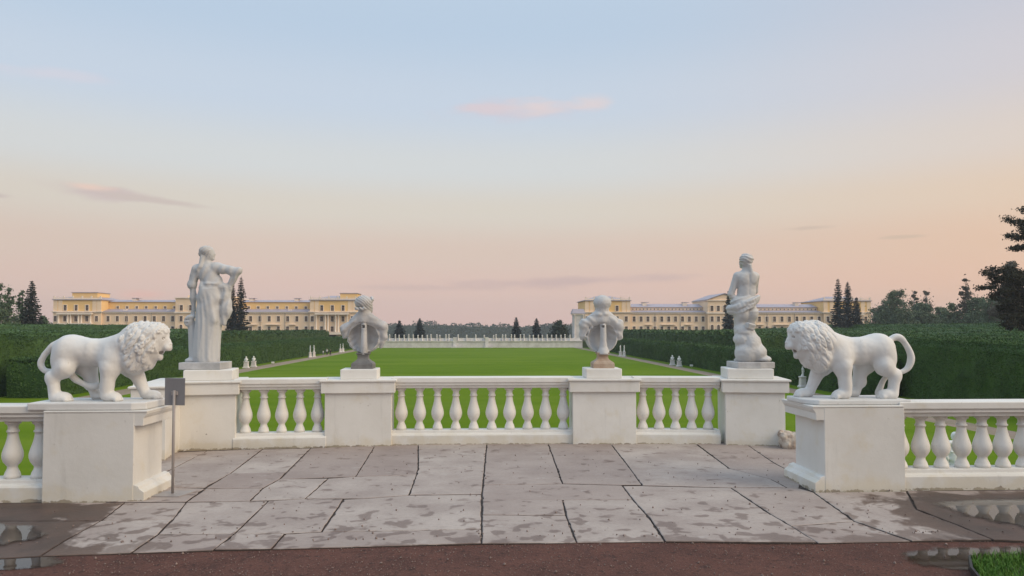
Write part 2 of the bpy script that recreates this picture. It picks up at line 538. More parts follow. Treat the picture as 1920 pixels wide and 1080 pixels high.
class MB:
    """collects shapes and links them as one mesh object"""
    def __init__(self):
        self.v, self.f, self.sm = [], [], []

    def add(self, vs, fs, smooth=False):
        b = len(self.v)
        self.v.extend([tuple(p) for p in vs])
        self.f.extend([tuple(b + i for i in q) for q in fs])
        self.sm.extend([smooth] * len(fs))
        return self

    def box(self, x0, x1, y0, y1, z0, z1):
        vs = [(x0, y0, z0), (x1, y0, z0), (x1, y1, z0), (x0, y1, z0), (x0, y0, z1), (x1, y0, z1), (x1, y1, z1), (x0, y1, z1)]
        return self.add(vs, [(0, 3, 2, 1), (4, 5, 6, 7), (0, 1, 5, 4), (1, 2, 6, 5), (2, 3, 7, 6), (3, 0, 4, 7)])

    def prism(self, poly, z0, z1):
        n = len(poly)
        a = sum(poly[i][0] * poly[(i + 1) % n][1] - poly[(i + 1) % n][0] * poly[i][1] for i in range(n))
        if a < 0:
            poly = poly[::-1]
        vs = [(x, y, z0) for x, y in poly] + [(x, y, z1) for x, y in poly]
        fs = [tuple(range(n - 1, -1, -1)), tuple(range(n, 2 * n))]
        fs += [(i, (i + 1) % n, n + (i + 1) % n, n + i) for i in range(n)]
        return self.add(vs, fs)

    def extrude(self, prof, p0, p1):
        """profile of (offset across, z) pushed from p0 to p1 on the ground; offset grows to the left of the run"""
        d = Vector((p1[0] - p0[0], p1[1] - p0[1]))
        d.normalize()
        nx, ny = -d.y, d.x
        n = len(prof)
        vs = [(p0[0] + nx * a, p0[1] + ny * a, z) for a, z in prof] + [(p1[0] + nx * a, p1[1] + ny * a, z) for a, z in prof]
        fs = [(i, i + n, (i + 1) % n + n, (i + 1) % n) for i in range(n)] + [tuple(range(n)), tuple(range(2 * n - 1, n - 1, -1))]
        return self.add(vs, fs)

    def lathe(self, prof, seg=20, cx=0, cy=0, cz=0, square=False, rot=0.0, smooth=True):
        vs, fs = [], []
        if square:
            seg, rot, smooth = 4, math.pi / 4, False
        for r, z in prof:
            rr = r * (math.sqrt(2) if square else 1)
            for k in range(seg):
                a = rot + 2 * math.pi * k / seg
                vs.append((cx + rr * math.cos(a), cy + rr * math.sin(a), cz + z))
        m = len(prof)
        for i in range(m - 1):
            for k in range(seg):
                k2 = (k + 1) % seg
                fs.append((i * seg + k, i * seg + k2, (i + 1) * seg + k2, (i + 1) * seg + k))
        fs.append(tuple(range(seg - 1, -1, -1)))
        fs.append(tuple((m - 1) * seg + k for k in range(seg)))
        return self.add(vs, fs, smooth)

    def tube(self, pts, rad, seg=8):
        pts = [Vector(p) for p in pts]
        if not hasattr(rad, '__len__'):
            rad = [rad] * len(pts)
        vs, fs = [], []
        for i, p in enumerate(pts):
            d = (pts[min(i + 1, len(pts) - 1)] - pts[max(i - 1, 0)])
            d.normalize()
            s = d.cross(Vector((0.12, 0.97, 0.21)))
            s.normalize()
            t = d.cross(s)
            for k in range(seg):
                a = 2 * math.pi * k / seg
                vs.append(p + (s * math.cos(a) + t * math.sin(a)) * rad[i])
        for i in range(len(pts) - 1):
            for k in range(seg):
                k2 = (k + 1) % seg
                fs.append((i * seg + k, i * seg + k2, (i + 1) * seg + k2, (i + 1) * seg + k))
        fs.append(tuple(range(seg - 1, -1, -1)))
        fs.append(tuple((len(pts) - 1) * seg + k for k in range(seg)))
        return self.add(vs, fs, True)

    def mesh(self, name, fix=True):
        me = bpy.data.meshes.new(name)
        me.from_pydata(self.v, [], self.f)
        me.polygons.foreach_set('use_smooth', self.sm)
        if fix:
            bm = bmesh.new()
            bm.from_mesh(me)
            bmesh.ops.recalc_face_normals(bm, faces=bm.faces)
            bm.to_mesh(me)
            bm.free()
        me.update()
        return me

    def build(self, name, mat, parent=None, bevel=0.0, seg=2, fix=True):
        o = link(name, self.mesh(name, fix), mat, parent)
        if bevel:
            b = o.modifiers.new('edge', 'BEVEL')
            b.width = bevel
            b.segments = seg
            b.limit_method = 'ANGLE'
            b.angle_limit = R(35)
        return o


def raw_mesh(name, v, f, smooth=True):
    """fast mesh from numpy arrays, faces all of one size"""
    me = bpy.data.meshes.new(name)
    v = np.asarray(v, np.float32)
    f = np.asarray(f, np.int32)
    k = f.shape[1]
    me.vertices.add(len(v))
    me.vertices.foreach_set('co', v.ravel())
    me.loops.add(f.size)
    me.loops.foreach_set('vertex_index', f.ravel())
    me.polygons.add(len(f))
    me.polygons.foreach_set('loop_start', np.arange(0, f.size, k, dtype=np.int32))
    me.polygons.foreach_set('loop_total', np.full(len(f), k, np.int32))
    me.polygons.foreach_set('use_smooth', np.full(len(f), smooth, bool))
    me.update(calc_edges=True)
    me.validate()
    return me


# value noise for displaced shapes
_perm = rng.random((64, 64, 64)).astype(np.float32)


def vnoise(x, y, z):
    xi, yi, zi = np.floor(x).astype(int), np.floor(y).astype(int), np.floor(z).astype(int)
    fx, fy, fz = x - xi, y - yi, z - zi
    fx, fy, fz = fx * fx * (3 - 2 * fx), fy * fy * (3 - 2 * fy), fz * fz * (3 - 2 * fz)
    o = 0
    for a in (0, 1):
        for b in (0, 1):
            for c in (0, 1):
                w = (fx if a else 1 - fx) * (fy if b else 1 - fy) * (fz if c else 1 - fz)
                o = o + w * _perm[(xi + a) & 63, (yi + b) & 63, (zi + c) & 63]
    return o * 2 - 1


# ------------------------------------------------------------------ sculpting with distance fields
class Sculpt:
    def __init__(self, lo, hi, h):
        self.lo, self.h = np.array(lo, float), h
        self.n = [int(math.ceil((hi[i] - lo[i]) / h)) + 1 for i in range(3)]
        self.ax = [self.lo[i] + h * np.arange(self.n[i]) for i in range(3)]
        self.D = np.full(self.n, 0.25, np.float32)

    def _sub(self, b0, b1, m=0.07):
        sl = []
        for i in range(3):
            a = max(0, int((b0[i] - m - self.lo[i]) / self.h))
            b = min(self.n[i], int((b1[i] + m - self.lo[i]) / self.h) + 2)
            if b <= a:
                a, b = 0, 1
            sl.append(slice(a, b))
        x, y, z = self.ax[0][sl[0]][:, None, None], self.ax[1][sl[1]][None, :, None], self.ax[2][sl[2]][None, None, :]
        return tuple(sl), x.astype(np.float32), y.astype(np.float32), z.astype(np.float32)

    def _join(self, sl, d, k, cut):
        A = self.D[sl]
        if cut:
            if k > 0:
                h = np.clip(0.5 - 0.5 * (A + d) / k, 0, 1)
                r = A * (1 - h) + (-d) * h + k * h * (1 - h)
            else:
                r = np.maximum(A, -d)
        else:
            if k > 0:
                h = np.clip(0.5 + 0.5 * (A - d) / k, 0, 1)
                r = A * (1 - h) + d * h - k * h * (1 - h)
            else:
                r = np.minimum(A, d)
        self.D[sl] = r

    def cone(self, a, b, ra, rb, k=0.03, cut=False, sq=(1, 1, 1)):
        a, b = np.array(a, float), np.array(b, float)
        s = np.array(sq, float)
        rm = max(ra, rb) * max(s)
        sl, x, y, z = self._sub(np.minimum(a, b) - rm, np.maximum(a, b) + rm)
        d = (b - a) / s
        L2 = max(float(d @ d), 1e-9)
        px, py, pz = (x - a[0]) / s[0], (y - a[1]) / s[1], (z - a[2]) / s[2]
        t = np.clip((px * d[0] + py * d[1] + pz * d[2]) / L2, 0, 1)
        t2 = t * t * (3 - 2 * t) * 0.4 + t * 0.6
        dist = np.sqrt((px - d[0] * t) ** 2 + (py - d[1] * t) ** 2 + (pz - d[2] * t) ** 2) - (ra + (rb - ra) * t2)
        self._join(sl, dist * min(s), k, cut)
        return self

    def chain(self, pts, rad, k=0.02):
        P_ = np.array(pts, float)
        r_ = np.array(rad if hasattr(rad, '__len__') else [rad] * len(pts), float)
        Q, q = [], []
        for i in range(len(P_) - 1):          # Catmull-Rom so that the run bends without kinks
            p0, p1, p2, p3 = P_[max(i - 1, 0)], P_[i], P_[i + 1], P_[min(i + 2, len(P_) - 1)]
            for t in (0, .25, .5, .75):
                Q.append(.5 * (2 * p1 + (p2 - p0) * t + (2 * p0 - 5 * p1 + 4 * p2 - p3) * t * t + (3 * p1 - p0 - 3 * p2 + p3) * t ** 3))
                q.append(r_[i] + (r_[i + 1] - r_[i]) * t)
        pts, rad = Q + [P_[-1]], q + [r_[-1]]
        k = min(k, .012)
        for i in range(len(pts) - 1):
            ra = rad[i] if hasattr(rad, '__len__') else rad
            rb = rad[i + 1] if hasattr(rad, '__len__') else rad
            self.cone(pts[i], pts[i + 1], ra, rb, k)
        return self

    def ell(self, c, r, k=0.03, rot=None, cut=False):
        c, r = np.array(c, float), np.array(r, float)
        m = np.eye(3) if rot is None else np.array(Euler([R(q) for q in rot]).to_matrix().transposed())
        rm = r.max() if rot is not None else r
        sl, x, y, z = self._sub(c - rm, c + rm)
        px, py, pz = x - c[0], y - c[1], z - c[2]
        qx = (m[0, 0] * px + m[0, 1] * py + m[0, 2] * pz)
        qy = (m[1, 0] * px + m[1, 1] * py + m[1, 2] * pz)
        qz = (m[2, 0] * px + m[2, 1] * py + m[2, 2] * pz)
        k0 = np.sqrt((qx / r[0]) ** 2 + (qy / r[1]) ** 2 + (qz / r[2]) ** 2)
        k1 = np.sqrt((qx / r[0] ** 2) ** 2 + (qy / r[1] ** 2) ** 2 + (qz / r[2] ** 2) ** 2) + 1e-6
        self._join(sl, np.where(k0 < 0.05, -r.min(), k0 * (k0 - 1.0) / k1), k, cut)
        return self

    def box(self, c, hf, rnd=0.01, k=0.01, rot=None, cut=False):
        c, hf = np.array(c, float), np.array(hf, float) - rnd
        m = np.eye(3) if rot is None else np.array(Euler([R(q) for q in rot]).to_matrix().transposed())
        rm = np.linalg.norm(hf) if rot is not None else hf + rnd
        sl, x, y, z = self._sub(c - rm, c + rm)
        px, py, pz = x - c[0], y - c[1], z - c[2]
        q = [np.abs(m[i, 0] * px + m[i, 1] * py + m[i, 2] * pz) - hf[i] for i in range(3)]
        out = np.sqrt(sum(np.maximum(a, 0) ** 2 for a in q))
        ins = np.minimum(np.maximum(q[0], np.maximum(q[1], q[2])), 0)
        self._join(sl, out + ins - rnd, k, cut)
        return self

    def carve(self, fn, band=0.05):
        """fn(x, y, z) is added to the field near the surface"""
        I = np.nonzero(np.abs(self.D) < band)
        x, y, z = (self.ax[i][I[i]] for i in range(3))
        self.D[I] += fn(x, y, z).astype(np.float32)
        return self

    def mesh(self, name, smooth=True):
        D, n = self.D, self.n
        D[0], D[-1], D[:, 0], D[:, -1], D[:, :, 0], D[:, :, -1] = .1, .1, .1, .1, .1, .1
        S = D < 0
        c = [S[a:n[0] - 1 + a, b:n[1] - 1 + b, d:n[2] - 1 + d] for a in (0, 1) for b in (0, 1) for d in (0, 1)]
        tot = sum(q.astype(np.int8) for q in c)
        act = (tot > 0) & (tot < 8)
        I = np.nonzero(act)
        idx = np.full(act.shape, -1, np.int32)
        idx[I] = np.arange(len(I[0]))
        acc = np.zeros((len(I[0]), 3))
        cnt = np.zeros(len(I[0]))
        off = [(a, b, d) for a in (0, 1) for b in (0, 1) for d in (0, 1)]
        for i, p in enumerate(off):
            for j, q in enumerate(off):
                if j > i and sum(abs(p[t] - q[t]) for t in range(3)) == 1:
                    va = D[I[0] + p[0], I[1] + p[1], I[2] + p[2]]
                    vb = D[I[0] + q[0], I[1] + q[1], I[2] + q[2]]
                    cr = (va < 0) != (vb < 0)
                    t = np.where(cr, va / np.where(cr, va - vb, 1), 0)
                    for ax in range(3):
                        acc[:, ax] += np.where(cr, p[ax] + (q[ax] - p[ax]) * t, 0)
                    cnt += cr
        V = (np.stack(I, 1) + acc / cnt[:, None]) * self.h + self.lo
        Q = []
        for ax in range(3):
            a, b = [q for q in range(3) if q != ax]
            s0 = [slice(1, n[i] - 1) for i in range(3)]
            s1 = list(s0)
            s0[ax], s1[ax] = slice(0, n[ax] - 1), slice(1, n[ax])
            A, B = S[tuple(s0)], S[tuple(s1)]
            E = np.array(np.nonzero(A != B)).T
            if not len(E):
                continue
            inside = A[tuple(E.T)]
            base = E.copy()
            base[:, a] += 1
            base[:, b] += 1
            quad = []
            for da, db in ((0, 0), (-1, 0), (-1, -1), (0, -1)):
                g = base.copy()
                g[:, a] += da
                g[:, b] += db
                quad.append(idx[tuple(g.T)])
            quad = np.array(quad).T
            flip = inside if ax != 1 else ~inside
            quad[~flip] = quad[~flip][:, ::-1]
            Q.append(quad)
        Q = np.concatenate(Q)
        Q = Q[(Q >= 0).all(1)]
        return raw_mesh(name, V, Q, smooth)


def pts_on_ell(c, r, n, seed=0):
    g = np.random.default_rng(seed)
    i = np.arange(n) + 0.5
    ph = np.arccos(1 - 2 * i / n)
    th = math.pi * (1 + 5 ** 0.5) * i
    d = np.stack([np.cos(th) * np.sin(ph), np.sin(th) * np.sin(ph), np.cos(ph)], 1)
    d += g.normal(0, 0.05, d.shape)
    return np.array(c) + d * np.array(r)


def curls(pts, rad, amp, ring, ringamp, gate):
    """relief of little coils round scattered points"""
    def fn(x, y, z):
        gt = gate(x, y, z)
        on = gt > .01
        full = np.zeros(x.shape)
        x, y, z = x[on].astype(np.float32), y[on].astype(np.float32), z[on].astype(np.float32)
        best = np.full(x.shape, 9.0, np.float32)
        hook = np.zeros(x.shape, np.float32)
        for i, p in enumerate(pts):
            ex, ez = x - p[0], z - p[2]
            ang = .9 * math.sin(i * 12.9898)
            fx, fz = -.45 - .4 * math.sin(ang), -.88
            al = (ex * fx + ez * fz) * .55
            d2 = (ex - al * fx) ** 2 + (y - p[1]) ** 2 + (ez - al * fz) ** 2
            nb = d2 < best
            best = np.where(nb, d2, best)
            hook = np.where(nb, np.arctan2(ez + .3 * (y - p[1]), ex), hook)
        d = np.sqrt(best)
        bump = np.clip(1.0 - (d / rad) ** 2, -.7, 1)
        coil = np.cos(d * 2 * math.pi / ring - hook)
        full[on] = -(amp * bump + ringamp * coil * (d < rad * 1.1)) * gt[on]
        return full
    return fn
# =================================================================== SETTING
LAWN = -5.3


def sheet(name, x0, x1, y0, y1, z, mat, kind='structure', step=None):
    b = MB()
    b.add([(x0, y0, z), (x1, y0, z), (x1, y1, z), (x0, y1, z)], [(0, 1, 2, 3)])
    o = b.build(name, mat)
    tag(o, kind=kind)
    return o


# ground as one sheet to the horizon: level with the lawn, up behind the far wall, then down to the river valley
ys = [-400, -60, 0, 20, 60, 120, 200, 267.9, 268.1, 300, 335, 380, 460, 600, 800, 1200, 2000, 3500, 6000]
zs = [-5.36] * 8 + [-3.1, -3.1, -3.1, -4.5, -9, -14, -16, -16, -16, -16, -16]
xs = [-4000, -1500, -600, -300, -200, -120, -60, 0, 60, 120, 200, 300, 600, 1500, 4000]
gv, gf = [], []
for j, yy in enumerate(ys):
    for xx in xs:
        gv.append((xx, yy, zs[j]))
nx = len(xs)
for j in range(len(ys) - 1):
    for i in range(nx - 1):
        gf.append((j * nx + i, j * nx + i + 1, (j + 1) * nx + i + 1, (j + 1) * nx + i))
b = MB()
b.add(gv, gf)
tag(b.build('ground', 'far_ground'), 'dark green ground running out to the river valley', kind='structure')
tag(sheet('lawn', -37.2, 33.6, 14, 267.6, LAWN, 'lawn'), 'large mown green lawn between the hedges', kind='structure')
tag(sheet('gravel_path', -40.6, -37.2, 14, 262, LAWN - 0.004, 'path_gravel'), 'narrow pinkish path along the hedge on the left', kind='structure')
tag(sheet('gravel_path', 33.6, 36.2, 14, 262, LAWN - 0.004, 'path_gravel'), 'narrow pinkish path along the hedge on the right', kind='structure')
tag(sheet('grass_verge', -49.5, -40.6, 14, 264, LAWN - 0.008, 'lawn'), 'strip of grass at the foot of the hedge on the left', kind='structure')
tag(sheet('grass_verge', 36.2, 44.0, 14, 264, LAWN - 0.008, 'lawn'), 'strip of grass at the foot of the hedge on the right', kind='structure')
tag(sheet('cross_path', -60, -40.6, 65.5, 69.5, LAWN - 0.004, 'path_gravel'), 'pinkish path crossing the grass behind the balustrade', kind='structure')

# terrace: earth level round the camera, paved bay towards the lawn
b = MB()
b.prism([(-60, -30), (60, -30), (60, 8.25), (4.75, 8.25), (4.75, 11.55), (-4.75, 11.55), (-4.75, 8.25), (-60, 8.25)], LAWN - 0.5, -0.05)
tag(b.build('terrace', 'joint_soil'), 'raised terrace of packed earth behind the balustrade', kind='structure')
# foreground earth, gently uneven
nx_, ny_ = 90, 60
ex = np.linspace(-14, 14, nx_)
ey = np.concatenate([np.linspace(-12, 3.5, 12), np.linspace(3.7, 6.02, ny_ - 12)])
EXX, EYY = np.meshgrid(ex, ey)
EZZ = -0.016 + 0.006 * vnoise(EXX * 1.3, EYY * 1.3, 0 * EXX) + 0.004 * vnoise(EXX * 6, EYY * 6, 0 * EXX + 3.3)
ev = np.stack([EXX.ravel(), EYY.ravel(), EZZ.ravel()], 1)
ii, jj = np.meshgrid(np.arange(nx_ - 1), np.arange(len(ey) - 1))
q0 = (jj * nx_ + ii).ravel()
o = link('earth_ground', raw_mesh('earth_ground', ev, np.stack([q0, q0 + 1, q0 + nx_ + 1, q0 + nx_], 1)), 'wet_earth')
tag(o, 'damp reddish brown earth in the foreground', kind='structure')

# pebbles and crumbs on the earth
pv, pf = [], []
oc = np.array([(1, 0, 0), (-1, 0, 0), (0, 1, 0), (0, -1, 0), (0, 0, 1), (0, 0, -1)], float)
ofc = [(0, 2, 4), (2, 1, 4), (1, 3, 4), (3, 0, 4), (2, 0, 5), (1, 2, 5), (3, 1, 5), (0, 3, 5)]
for i in range(5200):
    x, y = rng.uniform(-6, 6), rng.uniform(4.4, 5.98)
    s = rng.uniform(0.002, 0.006) * (1 if rng.random() < 0.97 else 2.2)
    pv.extend((oc * s * rng.uniform(0.6, 1.4, 3) + (x, y, -0.014 + s * 0.4)).tolist())
    pf.extend([tuple(6 * i + k for k in t) for t in ofc])
for i in range(420):
    x, y = rng.uniform(-4, 5), 6.1 + 4.5 * rng.random() ** 2
    s = rng.uniform(0.004, 0.010)
    k0 = len(pv)
    pv.extend((oc * s * rng.uniform(0.6, 1.4, 3) + (x, y, 0.006)).tolist())
    pf.extend([tuple(k0 + k for k in t) for t in ofc])
tag(link('gravel', raw_mesh('gravel', pv, pf, False), 'pebble'), 'small stones and crumbs scattered over the earth', 'gravel', kind='stuff')

# paving: every slab a piece of its own
paving = empty('pavement')
tag(paving, 'pavement of large worn limestone slabs with dark joints', kind='structure')
SL = [
    [(387, 845.5), (260, 850), (130, 900), (250, 916), (308.5, 886)],
    [(387, 845.5), (492, 842), (458, 867.5), (431, 888), (384, 914), (300, 914), (250, 916), (308.5, 886)],
    [(300, 914), (384, 916), (349, 941), (234.5, 941.4), (130, 940), (250, 916)],
    [(492, 842), (582.6, 840), (536, 886), (431, 888)],
    [(431, 888), (536, 886), (525, 898), (494, 914.6), (385, 916)],
    [(385, 916), (494, 914.6), (469, 939), (349, 941)],
    [(582.6, 840), (703.6, 834), (667.5, 893), (525, 898)],
    [(525, 898), (615, 897), (572, 935), (469, 939), (494, 914.6)],
    [(615, 897), (667.5, 893), (781, 890), (767, 928), (682, 934), (572, 935)],
    [(703.6, 834), (784, 830), (784, 877), (781, 890), (667.5, 893)],
    [(784, 830), (913, 829), (908.4, 878), (784, 877)],
    [(784, 877), (908.4, 878), (903.3, 926.5), (767, 928), (781, 890)],
    [(349, 941), (469, 939), (503, 939), (440, 1000.6), (296, 1001.5), (324, 973)],
    [(503, 939), (572, 935), (644, 935.6), (602.5, 997), (534, 1000.6), (440, 1000.6)],
    [(644, 935.6), (682, 934), (767, 928), (903.3, 926.5), (903, 991.6), (602.5, 997)],
    [(296, 1001.5), (440, 1000.6), (400, 1031), (245.5, 1036)],
    [(440, 1000.6), (534, 1000.6), (508.6, 1028.8), (400, 1031)],
    [(534, 1000.6), (602.5, 997), (903, 991.6), (903, 1018), (508.6, 1028.8)],
    [(234.5, 941.4), (349, 941), (324, 973), (189, 976)],
    [(189, 976), (324, 973), (296, 1001.5), (245.5, 1036), (75.5, 1042), (126, 1010)],
    [(-220, 944), (234.5, 941.4), (189, 976), (-220, 977)],
    [(-220, 977), (189, 976), (126, 1010), (75.5, 1042), (-220, 1058)],
    [(913, 829), (1026.5, 828), (1055, 907), (906, 908.5), (908.4, 878)],
    [(1026.5, 828), (1142, 828), (1180, 877), (1203.5, 910), (1167, 910), (1055, 907)],
    [(1142, 828), (1301, 829), (1368, 878), (1180, 877)],
    [(1180, 877), (1368, 878), (1445, 898), (1476, 914), (1371, 914), (1203.5, 910)],
    [(1301, 829), (1397, 831), (1452, 868), (1510, 898), (1497.5, 914.6), (1476, 914), (1445, 898), (1368, 878)],
    [(1397, 831), (1560, 834), (1640, 900), (1560, 922), (1510, 898), (1452, 868)],
    [(906, 908.5), (1055, 907), (1167, 910), (1187, 937), (1055, 937), (904, 936), (903.3, 926.5)],
    [(904, 936), (1055, 937), (1061, 966), (904, 965)],
    [(904, 965), (1061, 966), (1081, 1017), (903, 1018)],
    [(1055, 937), (1187, 937), (1216, 968), (1247, 1015), (1081, 1017), (1061, 966)],
    [(1167, 910), (1203.5, 910), (1371, 914), (1447, 965), (1216, 968), (1187, 937)],
    [(1216, 968), (1447, 965), (1483, 986), (1533.6, 1017), (1247, 1015)],
    [(1371, 914), (1476, 914), (1497.5, 914.6), (1526, 923), (1602, 977), (1483, 986), (1447, 965)],
    [(1483, 986), (1602, 977), (1710, 1014), (1533.6, 1017)],
    [(1526, 923), (1700, 921), (1718, 955), (1794, 984), (1862, 1012), (1710, 1014), (1602, 977)],
    [(1700, 921), (2150, 918), (2150, 1022), (1862, 1012), (1794, 984), (1718, 955)],
]
srand = random.Random(3)
MB().add([(x, y, -.014) for x, y in [(-7.5, 6.0), (8.5, 6.02), (8.5, 8.2), (4.7, 8.2), (4.7, 11.5), (-4.7, 11.5), (-4.7, 8.2), (-7.5, 8.2)]], [tuple(range(8))]).build('mortar_bed', 'joint_soil', paving)


def inset(poly, d):
    n = len(poly)
    a = sum(poly[i][0] * poly[(i + 1) % n][1] - poly[(i + 1) % n][0] * poly[i][1] for i in range(n))
    if a < 0:
        poly = poly[::-1]
    out = []
    for i in range(n):
        p, c, q = Vector(poly[i - 1]), Vector(poly[i]), Vector(poly[(i + 1) % n])
        e1, e2 = (c - p).normalized(), (q - c).normalized()
        n1, n2 = Vector((-e1.y, e1.x)), Vector((-e2.y, e2.x))
        m = n1 + n2
        m = m / max(m.length_squared, 0.35) * 2 * d
        out.append(c + m)
    return out


for si, pl in enumerate(SL):
    poly = inset([G(*p) for p in pl], srand.uniform(0.006, 0.010))
    # rough worn edge
    ring = []
    for i in range(len(poly)):
        a, c = poly[i], poly[(i + 1) % len(poly)]
        L = (c - a).length
        n = max(2, int(L / 0.07))
        nr = Vector((-(c - a).y, (c - a).x)).normalized()
        for k in range(n):
            t = k / n
            jit = 0.0035 * srand.uniform(-1, 1) + (0.012 * srand.random() if srand.random() < 0.10 else 0)
            ring.append(a.lerp(c, t) + nr * jit)
    n = len(ring)
    cx, cy = sum(p.x for p in ring) / n, sum(p.y for p in ring) / n
    dz = srand.uniform(-0.004, 0.003)
    tx, ty = srand.uniform(-0.0025, 0.0025), srand.uniform(-0.0025, 0.0025)
    hz = lambda p: dz + (p.x - cx) * tx + (p.y - cy) * ty
    ins2 = [p + (Vector((cx, cy)) - p).normalized() * 0.006 for p in ring]
    vs = [(p.x, p.y, hz(p) - 0.05) for p in ring] + [(p.x, p.y, hz(p) - 0.005) for p in ring] + [(p.x, p.y, hz(p)) for p in ins2]
    fs = []
    for lay in (0, 1):
        fs += [(lay * n + i, lay * n + (i + 1) % n, (lay + 1) * n + (i + 1) % n, (lay + 1) * n + i) for i in range(n)]
    fs.append(tuple(2 * n + i for i in range(n)))
    o = MB().add(vs, fs).build('paving_slab', 'wet_limestone', paving)
    o.data.materials.append(MATS['joint_soil'])
    o.data.polygons.foreach_set('material_index', [1] * n + [0] * n + [0])

# puddles


def puddle(pl, z, label, seed):
    r = random.Random(seed)
    pts = [Vector(G(*p, z)) for p in pl]
    ring = []
    for i in range(len(pts)):
        a, c = pts[i], pts[(i + 1) % len(pts)]
        for k in range(8):
            ring.append(a.lerp(c, k / 8) + Vector((r.uniform(-.11, .11), r.uniform(-.07, .07))))
    # soften corners
    for _ in range(3):
        ring = [(ring[i - 1] + ring[i] * 2 + ring[(i + 1) % len(ring)]) / 4 for i in range(len(ring))]
    n = len(ring)
    c = sum(ring, Vector((0, 0))) / n
    inner = [c + (p - c) * .55 for p in ring]
    b = MB()
    b.add([(p.x, p.y, z) for p in ring] + [(p.x, p.y, z) for p in inner], [(i, (i + 1) % n, n + (i + 1) % n, n + i) for i in range(n)] + [tuple(range(n, 2 * n))])
    o = b.build('puddle', 'puddle_water', fix=False)
    at_ = o.data.attributes.new('depth', 'FLOAT', 'POINT')
    at_.data.foreach_set('value', [0.0] * n + [1.0] * n)
    tag(o, label, 'puddle', 'rain puddles on the terrace')


puddle([(1720, 940), (1800, 931), (1905, 930), (2050, 932), (2080, 1000), (1960, 1004), (1880, 988), (1790, 965)], 0.006, 'puddle on the slabs below the balusters beside the maned lion on the right', 1)
puddle([(1660, 1034), (1740, 1022), (1850, 1021), (2060, 1022), (2060, 1095), (1900, 1078), (1780, 1074), (1690, 1058)], -0.009, 'long puddle on brown earth in front of the grass tuft', 2)
puddle([(-160, 982), (0, 978), (70, 984), (100, 1000), (60, 1018), (-20, 1026), (-160, 1030)], 0.006, 'small puddle on the slabs at the left edge', 3)
puddle([(-180, 1050), (0, 1046), (90, 1038), (150, 1044), (120, 1062), (30, 1074), (-180, 1078)], -0.009, 'puddle at the left where paving meets the brown earth', 4)

# =================================================================== BALUSTRADES
BAL = [(0.0, .075), (.06, .0735), (.065, .071), (.10, .066), (.14, .054), (.17, .047), (.195, .045), (.21, .048), (.24, .062), (.29, .081), (.35, .0925), (.40, .095), (.45, .0915),
       (.52, .080), (.60, .065), (.68, .053), (.75, .0465), (.79, .045), (.795, .054), (.80, .057), (.825, .057), (.83, .049), (.87, .045), (.905, .047), (.93, .056), (.945, .068), (.95, .072), (1.0, .073)]
bal_me = MB().lathe([(r, z * 0.618) for z, r in BAL], 24).mesh('baluster')
bal_me.materials.append(MATS['white_paint'])
RAIL = [(-.11, .816), (.11, .816), (.12, .855), (.145, .862), (.145, .890), (.165, .905), (.165, .968), (.158, .975), (-.158, .975), (-.165, .968), (-.165, .905), (-.145, .890), (-.145, .862), (-.12, .855)]
FOOT = [(-.165, -.05), (.165, -.05), (.165, .128), (.155, .145), (.125, .160), (.118, .198), (-.118, .198), (-.125, .160), (-.155, .145), (-.165, .128)]


def balustrade(name, p0, p1, n, label, first=None, spacing=None, dz=0.0, mat='white_paint', ov=(0, 0)):
    """centre line p0 to p1, n balusters"""
    t = empty(name, ((p0[0] + p1[0]) / 2, (p0[1] + p1[1]) / 2, 0))
    tag(t, label, 'balustrade', 'balustrade sections round the terrace')
    c = Vector(t.location)
    d = Vector((p1[0] - p0[0], p1[1] - p0[1])).normalized()
    q0 = (p0[0] - c.x - d.x * ov[0], p0[1] - c.y - d.y * ov[0])
    q1 = (p1[0] - c.x + d.x * ov[1], p1[1] - c.y + d.y * ov[1])
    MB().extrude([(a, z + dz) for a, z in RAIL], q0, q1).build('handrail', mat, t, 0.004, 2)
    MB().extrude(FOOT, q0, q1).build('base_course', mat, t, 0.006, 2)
    L = math.hypot(p1[0] - p0[0], p1[1] - p0[1])
    for i in range(n):
        if spacing:
            s = first + spacing * i
        else:
            s = L * (i + 0.5) / n if n > 6 else first + (L - 2 * first) * i / (n - 1)
        o = link('baluster', bal_me, None, t, (p0[0] - c.x + d.x * s, p0[1] - c.y + d.y * s, .196), (0, 0, random.uniform(0, 6)))
        o.rotation_euler = (random.uniform(-.006, .006), random.uniform(-.006, .006), o.rotation_euler[2])
        q = random.uniform(.985, 1.015)
        o.scale = (q, q, (0.622 + dz) / 0.618)
    return t


rd = 0.165
balustrade('balustrade', (-1.285, 11.0 + rd), (1.385, 11.0 + rd), 10, 'white balustrade of ten balusters between the two busts', first=.12)
balustrade('balustrade', (-3.49, 10.75 + rd), (-2.21, 10.86 + rd), 5, 'short white balustrade between the statue on the left and the nearest bust', first=.14)
balustrade('balustrade', (2.29, 10.96 + rd), (3.55, 10.85 + rd), 5, 'short white balustrade between the bust on brown socle and the statue on the right', first=.15)
balustrade('balustrade', (-8.2, 7.60 + rd), (-4.25, 7.60 + rd), 15, 'white balustrade running out of the picture left of the lion facing right', first=.13, spacing=.2605, dz=-.045, mat='white_paint_near')
balustrade('balustrade', (4.44, 7.74 + rd), (8.6, 7.74 + rd), 17, 'white balustrade running out of the picture right of the lion facing left', first=.085, spacing=.2285, dz=-.06, mat='white_paint_near')


